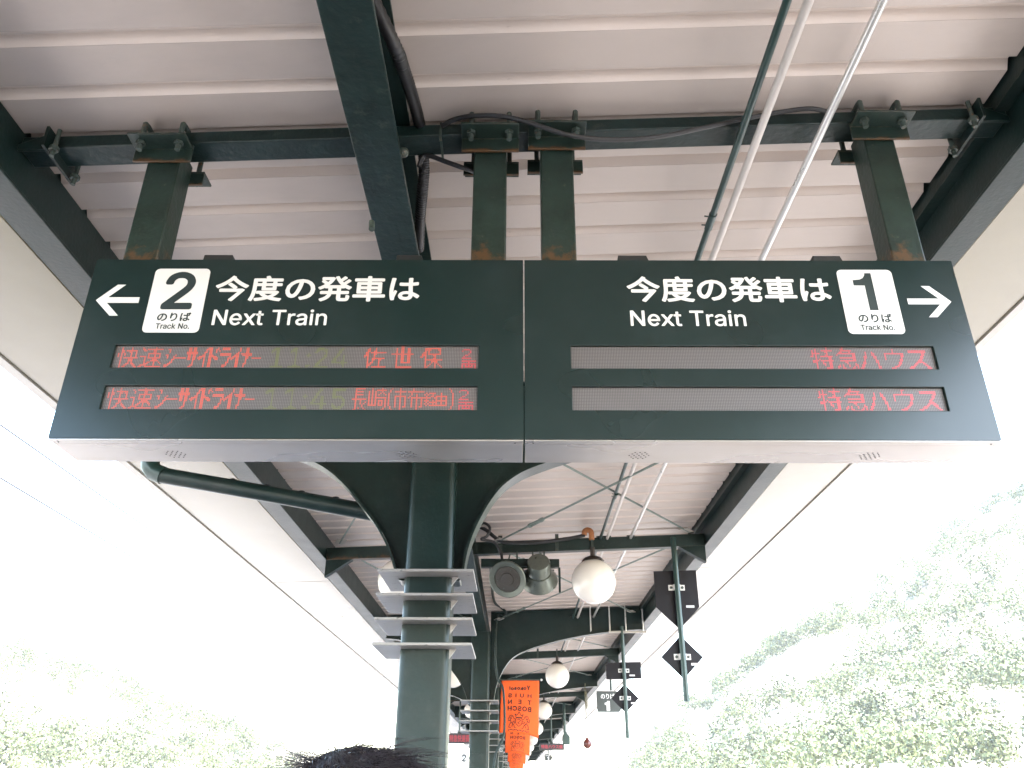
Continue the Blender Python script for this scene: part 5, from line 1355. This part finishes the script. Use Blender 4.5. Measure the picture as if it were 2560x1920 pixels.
def body():
    me = bpy.data.meshes.new('body')
    J = {}
    V, E, R = [], [], []

    def j(n, p, r, par=None):
        J[n] = len(V); V.append((PX + p[0], PY + p[1], p[2] * 1.026)); R.append(r)
        if par: E.append((J[par], J[n]))
    j('pelvis', (0, 0, .90), (.15, .11)); j('waist', (0, 0, 1.05), (.135, .10), 'pelvis'); j('chest', (0, -.01, 1.25), (.16, .115), 'waist'); j('collar', (0, -.01, 1.39), (.11, .08), 'chest')
    j('neck', (0, 0, 1.45), (.055, .058), 'collar'); j('jaw', (0, .015, 1.515), (.066, .085), 'neck'); j('brow', (0, .005, 1.585), (.076, .096), 'jaw'); j('crown', (0, -.005, 1.632), (.062, .078), 'brow')
    j('nose', (0, .115, 1.535), (.012, .014), 'jaw')
    for s, n in ((-1, 'l'), (1, 'r')):
        j('ear' + n, (s * .088, -.005, 1.545), (.014, .026), 'brow')
        j('sh' + n, (s * .185, -.01, 1.37), (.058, .06), 'collar'); j('el' + n, (s * .225, -.02, 1.09), (.043, .045), 'sh' + n); j('wr' + n, (s * .215, .06, .86), (.027, .024), 'el' + n)
        j('pa' + n, (s * .21, .08, .79), (.036, .020), 'wr' + n)
        for k in range(4):
            y = .055 + .018 * k
            j('f%d%s' % (k, n), (s * .205, y, .735), (.0088, .0088), 'pa' + n); j('g%d%s' % (k, n), (s * .19, y + .004, .69 + .006 * abs(k - 1.5)), (.0075, .0075), 'f%d%s' % (k, n))
        j('th' + n, (s * .20, .125, .77), (.010, .010), 'pa' + n); j('tt' + n, (s * .19, .14, .735), (.008, .008), 'th' + n)
        j('hi' + n, (s * .09, 0, .84), (.092, .10), 'pelvis'); j('kn' + n, (s * .10, .01, .48), (.058, .062), 'hi' + n); j('an' + n, (s * .10, -.01, .09), (.038, .042), 'kn' + n)
        j('to' + n, (s * .11, .15, .035), (.045, .034), 'an' + n)
    me.from_pydata(V, E, [])
    ob = bpy.data.objects.new('tmpbody', me)
    COL.objects.link(ob)
    ob.modifiers.new('skin', 'SKIN')
    for i, r in enumerate(R):
        me.skin_vertices[0].data[i].radius = r
    me.skin_vertices[0].data[0].use_root = True
    s_ = ob.modifiers.new('sub', 'SUBSURF'); s_.levels = 2; s_.render_levels = 2
    bpy.context.view_layer.update()
    m2 = bpy.data.meshes.new_from_object(ob.evaluated_get(bpy.context.evaluated_depsgraph_get()))
    bpy.data.objects.remove(ob)
    for q in (M['skin'], M['jacket'], M['ink']):
        m2.materials.append(q)
    for p in m2.polygons:
        c = p.center
        p.use_smooth = True
        p.material_index = 0 if c.z > 1.48 else (1 if c.z > .9 or (abs(c.x - PX) > .17 and c.z > .85) else (0 if abs(c.x - PX) > .165 and c.z > .6 else 2))
    m2.transform(Matrix.Translation((-PX, -PY, 0)))
    o = bpy.data.objects.new('body', m2)
    COL.objects.link(o); o.parent = per; ORG[o] = ORG[per]


body()
rh = random.Random(21)
hc = Vector((PX, PY - .008, 1.603))
ha = (.090, .110, .092)
cap = MB()
n1, n2 = 28, 14
vs_ = []
for j in range(n2 + 1):
    th = math.radians(2 + 100 * j / n2)
    for i in range(n1):
        ph = 2 * math.pi * i / n1
        d = Vector((math.sin(th) * math.cos(ph), math.sin(th) * math.sin(ph), math.cos(th)))
        k = 1 + .025 * math.sin(ph * 7 + th * 5)
        if d.y > .55 and th > 1.2: k *= .97
        vs_.append(hc + Vector((d.x * ha[0] * k, d.y * ha[1] * k, d.z * ha[2] * k)))
cap.add(vs_, [(j * n1 + i, j * n1 + (i + 1) % n1, (j + 1) * n1 + (i + 1) % n1, (j + 1) * n1 + i) for j in range(n2) for i in range(n1)] + [tuple(range(n1))])
part('hair_cap', cap, M['hair'], per)
hm = MB()
for k in range(9000):
    th = math.acos(rh.uniform(-.25, 1))
    ph = rh.uniform(0, 2 * math.pi)
    d = Vector((math.sin(th) * math.cos(ph), math.sin(th) * math.sin(ph), math.cos(th)))
    if d.y > .6 and d.z < .3: continue
    p = hc + Vector((d.x * ha[0], d.y * ha[1], d.z * ha[2]))
    # hair lies outward and down from the crown, a wind from the left lifts tufts on top
    down = Vector((d.x, d.y, -.35 - .5 * (1 - d.z))).normalized()
    tuft = math.sin(ph * 3.1 + th * 6) * .5 + .5
    stray = rh.random() < .10 and math.sin(ph * 5 + th * 3) > .1
    lift = (.6 if stray and d.z > .2 else 0) + max(0, d.z) * (.02 + .95 * (tuft ** 2) * rh.random())
    wind = Vector((.75, .10, .04)) * max(0, d.z)
    L = rh.uniform(.03, .085) * (1.5 if stray else 1)
    pts = [p - d * .004]
    v = (d * (.20 + lift) + down * .55 + wind * .4).normalized()
    for s in range(4):
        v = (v + down * .16 + wind * .30 + Vector((rh.gauss(0, .10), rh.gauss(0, .10), rh.gauss(0, .08)))).normalized()
        q = pts[-1] + v * L / 4
        e = q - hc
        kk = math.sqrt((e.x / ha[0]) ** 2 + (e.y / ha[1]) ** 2 + (e.z / ha[2]) ** 2)
        if kk < 1.03: q = hc + e * (1.03 / kk)
        pts.append(q)
    r0 = rh.uniform(.0002, .00045)
    hm.tube(pts, [r0, r0, r0 * .9, r0 * .7, r0 * .3], 3, caps=False)
part('hair', hm, M['hair'], per, fix=False)

# ------------------------------------------------------------------ thin volume added to pale the hills, in place of lens glare
hz = bpy.data.materials.new('glare_veil')
hz.use_nodes = True
hz.node_tree.nodes.clear()
ho = hz.node_tree.nodes.new('ShaderNodeOutputMaterial')
pv_ = hz.node_tree.nodes.new('ShaderNodeVolumePrincipled')
pv_.inputs['Color'].default_value = (.93, .96, 1, 1)
pv_.inputs['Density'].default_value = VEIL_DENSITY
pv_.inputs['Anisotropy'].default_value = 0.
hz.node_tree.links.new(pv_.outputs[0], ho.inputs['Volume'])
ob = bpy.data.objects.new('haze', MB().box(-440, 440, -130, 440, -2.6, 170).mesh('haze', hz, (0, 0, 0), False))
COL.objects.link(ob)
tag(ob, 'added thin haze in front of the hills', None, None, 'stuff')
